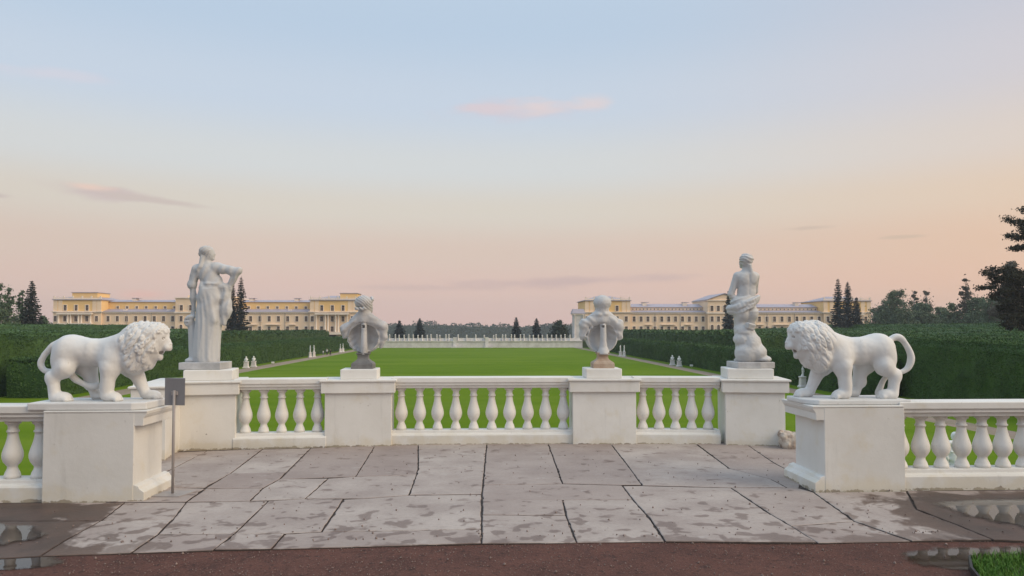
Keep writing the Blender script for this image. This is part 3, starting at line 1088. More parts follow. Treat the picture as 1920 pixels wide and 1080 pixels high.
def pier(name, x0, x1, yf, depth, rz, label, top=.955, block=None, blk_h=.145):
    """free pier: body, cap with lip, low plinth; x0..x1 along its front"""
    w = x1 - x0
    t = empty(name, ((x0 + x1) / 2, yf, 0), rz)
    tag(t, label, 'pier', 'white piers of the balustrade')
    h = w / 2
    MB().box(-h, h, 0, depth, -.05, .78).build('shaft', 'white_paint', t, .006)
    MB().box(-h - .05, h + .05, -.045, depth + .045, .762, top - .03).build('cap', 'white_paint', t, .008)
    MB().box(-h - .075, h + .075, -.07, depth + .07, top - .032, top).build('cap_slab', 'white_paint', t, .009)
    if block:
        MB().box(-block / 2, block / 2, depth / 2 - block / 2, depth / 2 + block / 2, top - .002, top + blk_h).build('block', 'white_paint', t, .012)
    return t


pier('balustrade_pier', -2.22, -1.27, 10.90, .60, R(3), 'white pier carrying the bust on grey socle', block=.53)
pier('balustrade_pier', 1.37, 2.30, 10.93, .60, R(-1.5), 'white pier carrying the bust on brown socle', block=.53)

# corner piers of the two statues: face to the viewer plus a short return towards the viewer
t = empty('balustrade_pier', (-3.82, 10.70, 0), R(10))
tag(t, 'white corner pier carrying the draped woman statue', 'pier', 'white piers of the balustrade')
fp = [(-.72, .75), (-.72, -.80), (-.36, -.80), (-.36, 0.0), (.38, 0.0), (.38, .75)]
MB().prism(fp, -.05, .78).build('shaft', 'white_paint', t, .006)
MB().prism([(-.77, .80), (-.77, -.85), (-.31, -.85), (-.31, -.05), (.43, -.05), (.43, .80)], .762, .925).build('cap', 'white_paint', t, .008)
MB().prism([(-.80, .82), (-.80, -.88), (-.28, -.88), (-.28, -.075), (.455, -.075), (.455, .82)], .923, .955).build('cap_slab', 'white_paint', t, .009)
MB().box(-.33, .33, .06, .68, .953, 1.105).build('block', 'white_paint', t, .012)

t = empty('balustrade_pier', (3.98, 10.72, 0), R(-9))
tag(t, 'white corner pier with broken foot carrying the statue on rock', 'pier', 'white piers of the balustrade')
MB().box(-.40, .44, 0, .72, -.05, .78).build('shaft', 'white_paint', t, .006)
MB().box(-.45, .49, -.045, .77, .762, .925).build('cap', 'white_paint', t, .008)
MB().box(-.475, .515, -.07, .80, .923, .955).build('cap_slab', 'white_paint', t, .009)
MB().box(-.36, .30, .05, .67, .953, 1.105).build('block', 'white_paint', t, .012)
# broken stub of the return wall
S = Sculpt((-.3, -.35, -.1), (.4, .35, .35), .012)
S.box((0.02, 0, .08), (.20, .17, .16), .02).box((.12, -.02, .18), (.08, .12, .06), .02, rot=(10, 20, 15))
S.carve(lambda x, y, z: .035 * vnoise(x * 9, y * 9, z * 9) + .015 * vnoise(x * 25, y * 25, z * 25))
link('broken_return', S.mesh('broken_return', False), 'broken_brick', t, (.53, -.10, -.04))['label'] = 'crumbled brick stub at the foot of the pier'


def lion_pier(x_body, x_out, yf, depth, sgn, label, top=.885):
    """flush front, mouldings on the passage side; sgn +1 when the passage lies at larger x"""
    t = empty('lion_pier', ((x_body + x_out) / 2, yf, 0))
    tag(t, label, 'pier', 'white piers under the lions')
    c = (x_body + x_out) / 2
    xb, xo = x_body - c, x_out - c
    prof_s = [(xo, -.05), (xb, -.05), (xb, top - .02), (xo, top - .02)]
    def ext(poly, y0, y1):
        vs = [(x, y0, z) for x, z in poly] + [(x, y1, z) for x, z in poly]
        n = len(poly)
        fs = [tuple(range(n)), tuple(range(2 * n - 1, n - 1, -1))] + [(i, (i + 1) % n, n + (i + 1) % n, n + i) for i in range(n)]
        return MB().add(vs, fs)
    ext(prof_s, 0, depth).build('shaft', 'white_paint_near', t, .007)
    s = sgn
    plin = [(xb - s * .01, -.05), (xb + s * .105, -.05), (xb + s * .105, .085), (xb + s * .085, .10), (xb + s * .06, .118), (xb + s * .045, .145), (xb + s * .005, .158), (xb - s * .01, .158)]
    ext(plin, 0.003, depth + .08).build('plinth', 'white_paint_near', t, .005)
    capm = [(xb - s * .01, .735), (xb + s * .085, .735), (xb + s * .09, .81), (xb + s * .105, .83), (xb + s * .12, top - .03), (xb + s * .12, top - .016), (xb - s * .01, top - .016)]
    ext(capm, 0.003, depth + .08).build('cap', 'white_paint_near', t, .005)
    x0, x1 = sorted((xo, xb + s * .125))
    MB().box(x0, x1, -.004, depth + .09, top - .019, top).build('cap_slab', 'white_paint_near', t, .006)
    return t


lion_pier(-3.395, -4.27, 7.545, .66, +1, 'white pier under the lion facing right')
lion_pier(3.60, 4.46, 7.69, .72, -1, 'white pier under the lion facing left', top=.885)
# =================================================================== SCULPTURES


def lion_mesh(name, tail_pts, tail_r, mane_amp, seed):
    S = Sculpt((-.67, -.28, -.03), (.92, .28, .86), .0062)
    # trunk
    S.ell((-.22, 0, .50), (.20, .145, .155), .05).ell((-.02, 0, .475), (.24, .135, .143), .06).ell((.25, 0, .455), (.21, .165, .182), .06)
    S.ell((-.255, 0, .46), (.115, .13, .15), .05)
    # near hind leg
    S.ell((-.255, -.085, .40), (.130, .072, .17), .05, (0, -12, 0))
    S.cone((-.235, -.10, .33), (-.36, -.105, .225), .088, .052, .035).ell((-.385, -.105, .240), (.05, .04, .055), .03)
    S.cone((-.355, -.105, .22), (-.33, -.105, .06), .056, .052, .03)
    # far hind leg, forward
    S.ell((-.15, .085, .40), (.13, .075, .16), .05).cone((-.10, .10, .33), (-.055, .105, .16), .090, .062, .04).cone((-.06, .105, .17), (-.02, .105, .05), .062, .052, .03)
    S.ell((-.10, .105, .155), (.045, .04, .05), .03)
    # fore legs
    S.ell((.25, -.105, .37), (.115, .07, .155), .05).cone((.225, -.115, .31), (.205, -.115, .07), .086, .060, .04)
    S.ell((.36, .10, .36), (.12, .07, .14), .05).cone((.39, .11, .31), (.50, .115, .08), .082, .054, .04)
    # paws with toes
    for px, py in ((-.265, -.105), (.045, .105), (.262, -.115), (.575, .115)):
        S.ell((px, py, .042), (.108, .068, .052), .025)
        for k, oy in enumerate((-.046, -.016, .016, .046)):
            fx = .068 + (.016 if k in (1, 2) else 0)
            S.cone((px + .02, py + oy * .8, .042), (px + fx, py + oy, .026), .026, .027, .008)
            S.ell((px + fx + .022, py + oy, .018), (.014, .012, .014), .006)
    S.ell((.12, 0, .315), (.035, .03, .03), .02)
    # neck, mane and head
    M1c, M1r = (.525, 0, .555), (.235, .185, .215)
    M2c, M2r = (.445, 0, .415), (.135, .165, .165)
    S.ell(M1c, M1r, .04).ell(M2c, M2r, .04).ell((.36, 0, .55), (.14, .16, .13), .05).ell((.655, 0, .665), (.125, .140, .095), .03).ell((.56, 0, .42), (.10, .13, .11), .03)
    S.ell((.685, 0, .615), (.115, .115, .125), .03)
    S.cone((.70, 0, .570), (.770, 0, .535), .080, .062, .015, sq=(1, .85, 1)).ell((.795, 0, .520), (.042, .056, .040), .015)
    S.ell((.818, 0, .553), (.022, .032, .020), .010).cone((.745, 0, .645), (.80, 0, .585), .034, .026, .02)
    S.ell((.755, -.045, .645), (.036, .034, .024), .015).ell((.755, .045, .645), (.036, .034, .024), .015)
    S.cone((.60, 0, .468), (.700, 0, .440), .066, .040, .02, sq=(1, .9, 1)).ell((.715, 0, .428), (.03, .035, .035), .012)
    S.cone((.675, 0, .480), (.81, 0, .462), .012, .026, .006, cut=True, sq=(1, 3.4, 1))
    for s in (-1, 1):
        S.ell((.768, s * .062, .612), (.020, .018, .013), .006, cut=True).ell((.766, s * .056, .612), (.012, .012, .010), .003)
        S.ell((.835, s * .014, .548), (.008, .008, .006), .004, cut=True)
    # tail
    S.chain(tail_pts, tail_r, .02)
    # mane relief
    p1 = pts_on_ell(M1c, (M1r[0] + .008, M1r[1] + .008, M1r[2] + .008), 170, seed)
    p2 = pts_on_ell(M2c, M2r, 72, seed + 1)
    p3 = pts_on_ell((.685, 0, .63), (.125, .125, .13), 60, seed + 2)
    p4 = pts_on_ell((.655, 0, .665), (.13, .145, .10), 62, seed + 3)
    p5 = pts_on_ell((.56, 0, .42), (.10, .13, .11), 40, seed + 4)
    pts = np.concatenate([p1, p2, p3, p4, p5])
    face = lambda p: (p[:, 0] > .735) & (p[:, 2] < .66) & (np.abs(p[:, 1]) < .10)
    pts = pts[~face(pts) & (pts[:, 0] > .30)]

    def gate(x, y, z):
        back = np.clip((x - (.30 + .10 * np.clip((.62 - z) / .3, 0, 1))) / .05, 0, 1)
        low = np.clip((z - .265) / .04, 0, 1)
        fc = np.clip((x - .715) / .02, 0, 1) * np.clip((.672 - z) / .02, 0, 1)
        jaw = np.clip((x - .62) / .03, 0, 1) * np.clip((.49 - z) / .03, 0, 1)
        return back * low * (1 - np.maximum(fc, jaw))
    S.carve(curls(pts, .034, mane_amp, .026, mane_amp * .20, gate), .08)
    # muscle hollows and tool marks
    S.carve(lambda x, y, z: .009 * vnoise(x * 8 + 3, y * 8, z * 8) * (x < .33) + .0015 * vnoise(x * 30, y * 30, z * 30))
    return S.mesh(name)


tailA = [(-.335, 0, .585), (-.425, -.005, .535), (-.505, -.01, .45), (-.535, -.012, .365), (-.505, -.012, .305), (-.44, -.012, .285), (-.34, 0, .29), (-.24, .01, .262), (-.17, .01, .20), (-.06, 0, .150), (.03, -.005, .143), (.055, -.005, .150)]
tailAr = [.035, .034, .033, .032, .031, .031, .030, .029, .030, .026, .028, .030]
tailB = [(-.36, 0, .575), (-.43, 0, .612), (-.51, 0, .590), (-.585, 0, .49), (-.612, 0, .40), (-.575, 0, .305), (-.50, 0, .262), (-.42, 0, .255), (-.33, .03, .20), (-.275, .04, .10), (-.25, .04, .04)]
tailBr = [.034, .034, .033, .032, .031, .030, .029, .028, .026, .028, .03]

# lion on the left, facing right
ly = 7.545 + .33
lx = PX(175.5, ly)
t = empty('lion_statue', (lx, ly, .955), 0, (.95, 1.0, 1.04))
tag(t, 'white stone lion with thick curly mane striding to the right', 'lion statue', 'pair of stone lions')
link('lion_body', lion_mesh('lion_body_curly', tailA, tailAr, .022, 5), 'statue_plaster', t)
b = MB()
b.prism([(-.50, -.30), (.56, -.30), (.69, -.24), (.70, .20), (.62, .28), (-.48, .28), (-.51, .1)], -.066, .006)
b.build('base_plate', 'statue_plaster', t, .012)

ly = 7.69 + .36
lx = PX(1608, ly)
t = empty('lion_statue', (lx, ly, .932), 0, (-.97, 1.03, 1.09))
tag(t, 'white stone lion with matted mane striding to the left, tail looped', 'lion statue', 'pair of stone lions')
link('lion_body', lion_mesh('lion_body_looped', tailB, tailBr, .019, 11), 'statue_plaster', t)
b = MB()
b.prism([(-.43, -.285), (.60, -.285), (.72, -.12), (.72, .26), (-.40, .28), (-.44, .1)], -.042, .006)
b.build('base_plate', 'statue_plaster', t, .012)


def woman_mesh():
    S = Sculpt((-.42, -.28, -.04), (.58, .30, 1.74), .0085)
    # head turned to the right, hair gathered
    S.ell((.0, .01, 1.558), (.088, .076, .105), .02).ell((.035, .012, 1.535), (.062, .06, .085), .02)
    S.ell((-.018, 0, 1.588), (.100, .090, .078), .015).ell((-.075, -.01, 1.545), (.045, .055, .045), .012)
    S.ell((.096, .014, 1.545), (.014, .012, .020), .01).ell((.068, .014, 1.478), (.028, .028, .024), .015)
    S.cone((-.015, 0, 1.50), (-.015, 0, 1.385), .050, .056, .03)
    S.cone((-.055, -.04, 1.50), (-.075, -.075, 1.36), .036, .026, .015).cone((-.075, -.075, 1.37), (-.115, -.075, 1.325), .024, .014, .012)
    # back and waist
    S.ell((.005, 0, 1.285), (.165, .100, .15), .04).ell((-.13, 0, 1.325), (.072, .072, .072), .04).ell((.15, 0, 1.355), (.075, .07, .068), .04)
    S.ell((.075, 0, 1.14), (.140, .105, .13), .05).ell((.06, 0, .97), (.165, .125, .19), .06)
    S.cone((.12, -.01, 1.35), (.40, -.05, 1.30), .074, .062, .03).ell((.435, -.055, 1.29), (.056, .052, .058), .02)
    S.cone((.440, -.055, 1.285), (.325, -.02, 1.09), .052, .040, .015).ell((.315, -.01, 1.075), (.045, .035, .03), .015)
    for k in range(4):
        S.cone((.30, -.03 + .02 * k, 1.075), (.245, -.045 + .025 * k, 1.055 - .006 * k), .012, .010, .006)
    # sleeve edge of the bent arm
    S.cone((.38, -.05, 1.275), (.465, -.06, 1.30), .055, .054, .02)
    # hanging arm in a short sleeve
    S.cone((-.15, 0, 1.325), (-.208, .0, 1.12), .066, .056, .03).cone((-.205, 0, 1.125), (-.212, 0, 1.10), .064, .066, .008)
    S.cone((-.205, .0, 1.09), (-.200, .02, .92), .047, .042, .012).cone((-.200, .02, .92), (-.195, .03, .735), .042, .030, .015)
    S.ell((-.205, .03, .69), (.034, .024, .048), .012)
    for k in range(4):
        S.cone((-.225 + .014 * k, .02, .665), (-.25 + .016 * k, -.005, .612 - .01 * (k % 2)), .0105, .009, .004)
    S.cone((-.18, .01, .70), (-.172, -.02, .645), .011, .010, .005)
    # mask on the trunk support
    S.ell((-.250, .01, .585), (.070, .060, .085), .012, (0, 14, 0)).ell((-.285, -.04, .60), (.022, .02, .018), .006, cut=True).ell((-.245, -.048, .605), (.022, .02, .018), .006, cut=True)
    S.ell((-.268, -.045, .555), (.024, .02, .013), .006, cut=True).ell((-.22, .0, .64), (.06, .05, .035), .015)
    S.cone((-.215, .04, .53), (-.165, .03, .03), .062, .080, .02).ell((-.20, .02, .02), (.10, .10, .045), .02).cone((-.14, .02, .28), (-.20, .03, .40), .05, .05, .02)
    # skirt
    S.cone((.055, 0, .93), (.015, 0, .06), .150, .152, .05, sq=(1.06, .86, 1)).cone((.05, 0, .55), (.02, 0, .03), .135, .162, .04, sq=(1.02, .9, 1))
    S.cone((-.04, -.05, 1.06), (.13, -.085, .60), .05, .045, .06).cone((-.06, -.04, .9), (-.07, -.06, .1), .06, .07, .05)
    S.ell((.072, 0, 1.115), (.158, .122, .035), .02)
    # cloth hanging from the hip
    S.cone((.255, -.01, 1.03), (.285, -.01, .74), .075, .078, .03, sq=(1, .9, 1)).cone((.285, -.01, .75), (.245, -.01, .56), .076, .040, .03, sq=(1, .9, 1)).cone((.20, -.02, 1.09), (.29, -.02, 1.05), .06, .05, .03)

    def folds(x, y, z):
        th = np.arctan2(y, x - .03)
        g = np.clip((1.04 - z) / .12, 0, 1) * np.clip((z - .0) / .05, 0, 1) * (x > -.16)
        tw = th + .35 * (z - .5) + .5 * vnoise(x * 2.5 + 4, y * 2.5, z * 1.6)
        f = np.abs(np.sin(tw * 3.6 + 1.4 * vnoise(x * 3, y * 3, z * .9 + 8)))
        a = .013 * (f - .6) * (.55 + .45 * np.clip((.75 - z) / .5, 0, 1)) + .003 * np.sin(tw * 13 + z * 5)
        # oblique pull from the hip
        ob = .006 * np.sin((x * .75 - z * 1.0) * 26 + 2 * vnoise(x * 4, y * 4, z * 4)) * np.clip((z - .72) / .1, 0, 1) * (z < 1.05)
        up = .006 * np.sin((x * 1.2 - z * .45) * 46 + 3 * vnoise(x * 6, y * 6, z * 6)) * np.clip((z - 1.06) / .05, 0, 1) * np.clip((1.40 - z) / .05, 0, 1)
        hair = .006 * np.sin((z * .9 - x * .9 + .05 * vnoise(x * 9, y * 9, z * 9)) * 130) * (z > 1.50) * (x < .055)
        cl = .005 * np.sin(x * 70 + 3 * vnoise(x * 4, y * 4, z * 4)) * (x > .235) * (z < 1.08)
        return a * g * (x < .235) + ob + up + hair + cl + .0015 * vnoise(x * 40, y * 40, z * 40)
    S.carve(folds)
    return S.mesh('draped_woman')


def rock_figure_mesh():
    S = Sculpt((-.40, -.30, -.04), (.46, .34, 1.68), .0085)
    S.ell((0, .01, 1.495), (.086, .098, .110), .02).ell((0, -.018, 1.515), (.102, .098, .085), .015).ell((-.03, .06, 1.455), (.05, .05, .06), .02)
    S.ell((-.035, .105, 1.47), (.014, .02, .02), .01).ell((-.04, .075, 1.41), (.03, .028, .025), .015)
    S.cone((.02, -.05, 1.45), (.045, -.075, 1.335), .044, .026, .015).cone((.045, -.075, 1.36), (.055, -.075, 1.30), .024, .02, .01)
    S.cone((.01, .01, 1.42), (.015, 0, 1.30), .053, .062, .03)
    S.ell((.01, 0, 1.205), (.155, .100, .165), .05).ell((-.115, 0, 1.262), (.068, .066, .066), .035).ell((.13, 0, 1.262), (.066, .066, .064), .035)
    S.ell((-.055, -.075, 1.22), (.06, .03, .075), .05).ell((.075, -.075, 1.22), (.06, .03, .075), .05)
    S.ell((.003, 0, 1.03), (.138, .100, .15), .05).cone((.012, -.115, 1.27), (.006, -.115, .97), .010, .012, .02, cut=True)
    # arms drawn forward
    S.cone((-.138, 0, 1.262), (-.225, .02, 1.00), .056, .047, .025).cone((-.225, .02, .995), (-.13, .16, .91), .047, .034, .015).ell((-.10, .18, .90), (.05, .035, .035), .015)
    S.cone((.145, .01, 1.25), (.160, .08, 1.05), .050, .044, .025).cone((.160, .08, 1.05), (.06, .18, 1.02), .045, .034, .015).ell((.03, .19, 1.02), (.05, .035, .03), .015)
    # sash rolled round the hips
    S.ell((-.05, 0, .88), (.19, .135, .105), .05).chain([(-.255, .03, .80), (-.18, -.09, .80), (0, -.14, .88), (.14, -.09, .945), (.165, .0, .96)], [.040, .042, .036, .030, .025], .04)
    S.chain([(-.235, .02, .735), (-.12, -.11, .745), (.03, -.14, .83), (.145, -.07, .90)], [.036, .036, .03, .026], .04).ell((-.235, .02, .77), (.055, .07, .07), .03)
    # seat and thighs
    S.ell((-.075, -.03, .705), (.105, .115, .115), .03).ell((.06, -.03, .72), (.10, .115, .12), .03)
    S.cone((-.095, 0, .70), (-.085, .04, .42), .10, .078, .03).cone((.045, 0, .70), (.03, .05, .42), .10, .078, .03)
    S.cone((-.085, .06, .42), (-.09, .12, .04), .068, .042, .03).cone((.03, .08, .42), (.05, .15, .04), .068, .042, .03)
    S.ell((-.09, .17, .02), (.04, .085, .03), .02).ell((.05, .20, .02), (.04, .085, .03), .02)
    # rock behind the legs
    S.ell((-.035, -.04, .43), (.150, .13, .13), .03, (10, 20, 0)).ell((-.10, -.05, .33), (.12, .12, .10), .03).ell((.03, -.06, .28), (.155, .14, .16), .03)
    S.ell((-.03, -.05, .13), (.175, .16, .17), .03).ell((.10, -.06, .14), (.165, .15, .15), .03, (0, 25, 0)).ell((.20, -.05, .04), (.13, .16, .06), .03)
    S.box((.0, -.14, .52), (.07, .05, .05), .02, .02, (10, 12, 20))

    def rough(x, y, z):
        rk = np.clip((.56 - z) / .06, 0, 1) * np.clip((.09 - y) / .05, 0, 1)
        f = .018 * vnoise(x * 6, y * 6, z * 6 + 9) + .006 * np.abs(vnoise(x * 15, y * 15, z * 15)) + .003 * vnoise(x * 40, y * 40, z * 40)
        sash = .0045 * np.sin((z - .42 * x) * 95 + 2 * vnoise(x * 8, y * 8, z * 8)) * (z > .72) * (z < .98)
        hair = .005 * np.sin((z + x * .6 + .05 * vnoise(x * 9, y * 9, z * 9)) * 130) * (z > 1.42) * (y < .06)
        return f * rk + sash + hair + .002 * vnoise(x * 30, y * 30, z * 30)
    S.carve(rough)
    return S.mesh('figure_on_rock')


def bust_mesh(kind):
    S = Sculpt((-.45, -.22, -.03), (.45, .30, .92), .0075)
    if kind == 'A':
        S.ell((.015, .02, .725), (.105, .125, .130), .02).ell((-.005, -.005, .755), (.130, .130, .105), .015).ell((.07, .07, .665), (.055, .06, .07), .02)
        S.ell((.10, .11, .70), (.018, .025, .025), .01).ell((.075, .10, .62), (.04, .035, .03), .02)
        S.ell((.125, .0, .79), (.022, .05, .03), .01).ell((.118, .03, .82), (.03, .04, .03), .012)
        # hair knot
        S.ell((-.075, -.115, .655), (.045, .03, .026), .008, (0, 12, 0)).ell((.015, -.118, .655), (.045, .03, .026), .008, (0, -14, 0)).ell((-.03, -.125, .665), (.022, .022, .02), .006)
        S.cone((.0, .0, .64), (.0, .0, .47), .072, .088, .03)
        S.cone((.0, .0, .60), (-.14, .01, .47), .07, .07, .03).cone((.0, .0, .60), (.14, .01, .48), .07, .075, .03)
        S.ell((0, .075, .265), (.262, .165, .275), .03)
        S.box((0, -.30, .2), (.5, .262, .26), .004, .006, cut=True)
        S.ell((0, -.040, .225), (.225, .150, .215), .006, cut=True)
        S.cone((-.06, .0, .500), (-.285, .015, .360), .062, .066, .03).cone((-.290, .015, .355), (-.280, .04, .26), .062, .046, .02)
        S.cone((.06, .0, .505), (.280, .015, .405), .066, .070, .03).cone((.290, .02, .40), (.292, .05, .24), .068, .054, .02).cone((.290, .05, .24), (.25, .08, .10), .052, .03, .02)
        S.cone((-.14, -.02, .465), (.14, -.02, .475), .036, .04, .02)
        S.cone((.012, -.035, .42), (.012, -.03, .0), .040, .052, .02, sq=(1, 1.3, 1))
        S.box((.010, -.085, .395), (.020, .06, .022), .003, .002, cut=True)

        def fold(x, y, z):
            cape = np.clip((x - .07) / .03, 0, 1) * (z < .56)
            f = .0045 * np.sin((z * 1.0 + x * .25) * 52 + 2.2 * vnoise(x * 5, y * 5, z * 5)) * cape
            lf = .005 * np.sin((z - x * .9) * 60) * (x < -.1) * (z < .5)
            hr = .0045 * np.sin((x * .7 + z * .9) * 150 + 4 * vnoise(x * 8, y * 8, z * 8)) * (z > .64) * (y < .07)
            return f + lf + hr + .0015 * vnoise(x * 35, y * 35, z * 35)
        S.carve(fold)
    else:
        S.ell((.005, .02, .735), (.110, .128, .130), .02).ell((.005, -.005, .760), (.132, .130, .105), .02).ell((-.03, .08, .66), (.05, .06, .07), .02).ell((-.04, .13, .70), (.018, .025, .025), .01)
        S.cone((.0, .0, .65), (.0, .0, .50), .080, .095, .03).ell((.035, -.05, .585), (.045, .05, .035), .015).ell((-.05, -.05, .575), (.05, .05, .035), .015)
        S.cone((.0, .0, .62), (-.16, .01, .50), .075, .075, .03).cone((.0, .0, .62), (.16, .01, .49), .075, .075, .03)
        S.ell((0, .075, .255), (.255, .165, .268), .03)
        S.box((0, -.30, .2), (.5, .262, .26), .004, .006, cut=True)
        S.ell((0, -.040, .215), (.222, .150, .225), .006, cut=True)
        S.cone((-.06, .0, .505), (-.275, .01, .440), .068, .070, .03).cone((-.275, .01, .44), (-.300, .05, .23), .072, .042, .02)
        S.cone((.06, .0, .505), (.255, .01, .430), .068, .072, .03).cone((.260, .01, .43), (.280, .05, .23), .072, .042, .02)
        S.cone((-.18, -.02, .495), (.18, -.02, .485), .045, .045, .03).cone((-.225, -.01, .42), (-.262, .0, .25), .032, .018, .02).cone((.215, -.01, .42), (.255, .0, .25), .032, .018, .02)
        S.cone((.010, -.035, .40), (.010, -.03, .12), .046, .050, .02, sq=(1, 1.3, 1)).cone((.010, -.03, .14), (.01, -.03, .0), .05, .092, .02)
        S.box((.0, -.09, .395), (.022, .05, .018), .003, .002, cut=True)
        pts = pts_on_ell((.005, 0, .75), (.137, .137, .12), 110, 4)

        def gate(x, y, z):
            return (z > .63) * np.clip((.09 - y) / .03, 0, 1)
        S.carve(curls(pts, .028, .006, .016, .0015, gate))
        S.carve(lambda x, y, z: (.005 * np.sin((x * .5 + z * .9) * 60 + 3 * vnoise(x * 8, y * 8, z * 8))) * (z > .18) * (z < .56) * (np.abs(x) > .1) + .002 * vnoise(x * 30, y * 30, z * 30))
    return S.mesh('bust_' + kind.lower())


SOCLE = [(.096, .235), (.096, .218), (.080, .205), (.076, .165), (.083, .140), (.115, .110), (.140, .095), (.150, .085), (.150, .078), (.158, .072), (.158, .0)][::-1]

me_w, me_r, me_a, me_b = woman_mesh(), rock_figure_mesh(), bust_mesh('A'), bust_mesh('B')

sy = 10.70 + .39
t = empty('draped_statue', (PX(387.5, sy) , sy, 1.105), R(0), 1.02)
tag(t, 'marble statue of draped woman seen from behind, hand on hip', 'statue', 'marble statues on the balustrade')
link('figure', me_w, 'marble', t, (0, 0, .098))
b = MB()
b.box(-.29, .285, -.25, .25, .0, .10)
b.build('plinth', 'weathered_marble', t, .01)

sy = 10.72 + .37
t = empty('figure_statue', (PX(1400, sy), sy, 1.105), R(0), 1.02)
tag(t, 'marble statue seen from behind, bare back, leaning on rock', 'statue', 'marble statues on the balustrade')
link('figure', me_r, 'marble', t, (0, 0, .085))
b = MB()
b.prism([(-.225, -.24), (.10, -.27), (.33, -.22), (.35, .1), (.28, .26), (-.225, .26)], 0, .09)
b.build('plinth', 'weathered_marble', t, .012)

for (px, me, soc, lab, yy, rz) in ((682, me_a, 'grey_granite', 'marble bust with hair knot on grey socle, hollow back towards viewer', 11.20, R(0)), (1129, me_b, 'brown_marble', 'marble bust with curly head on brown socle, hollow back towards viewer', 11.23, R(0))):
    t = empty('bust', (PX(px, yy), yy, 1.098), rz, 1.0)
    tag(t, lab, 'bust', 'marble busts on the balustrade')
    link('bust_figure', me, 'weathered_marble' if me is me_a else 'marble', t, (0, 0, .228))
    MB().lathe(SOCLE, square=True).build('socle', soc, t, .004)

# =================================================================== SIGN seen from behind
sx_, sy_ = G(324, 927)
t = empty('information_sign', (sx_, sy_, 0), R(-4))
tag(t, 'grey back of a small sign on thin metal pole beside the lion pier', 'sign')
MB().box(-.105, .105, .008, .016, .905, 1.185).build('panel', 'grey_metal', t, .003)
MB().tube([(0, -.006, .005), (0, -.006, 1.06)], .014, 12).build('pole', 'pole_metal', t)
MB().box(-.035, .035, -.004, .010, 1.01, 1.05).build('bracket', 'pole_metal', t, .003)
b = MB()
b.prism([(-.17, -.14), (.13, -.14), (.19, .13), (-.11, .13)], 0.0, .014)
b.build('base_plate', 'pole_metal', t, .004)
# =================================================================== HEDGES


def leaf_quads(pts, nrm, size, r, jitter=0.9):
    """one small bent leaf spray (2 triangles) at each point"""
    n = len(pts)
    a = r.normal(0, 1, (n, 3)) * jitter + nrm
    a /= np.linalg.norm(a, axis=1)[:, None] + 1e-9
    u = np.cross(a, r.normal(0, 1, (n, 3)))
    u /= np.linalg.norm(u, axis=1)[:, None] + 1e-9
    v = np.cross(a, u)
    s = (size * r.uniform(.55, 1.3, n))[:, None]
    V = np.stack([pts - u * s, pts - v * s * .55, pts + u * s, pts + v * s * .55], 1).reshape(-1, 3)
    F = np.arange(4 * n).reshape(-1, 4)
    return V, F


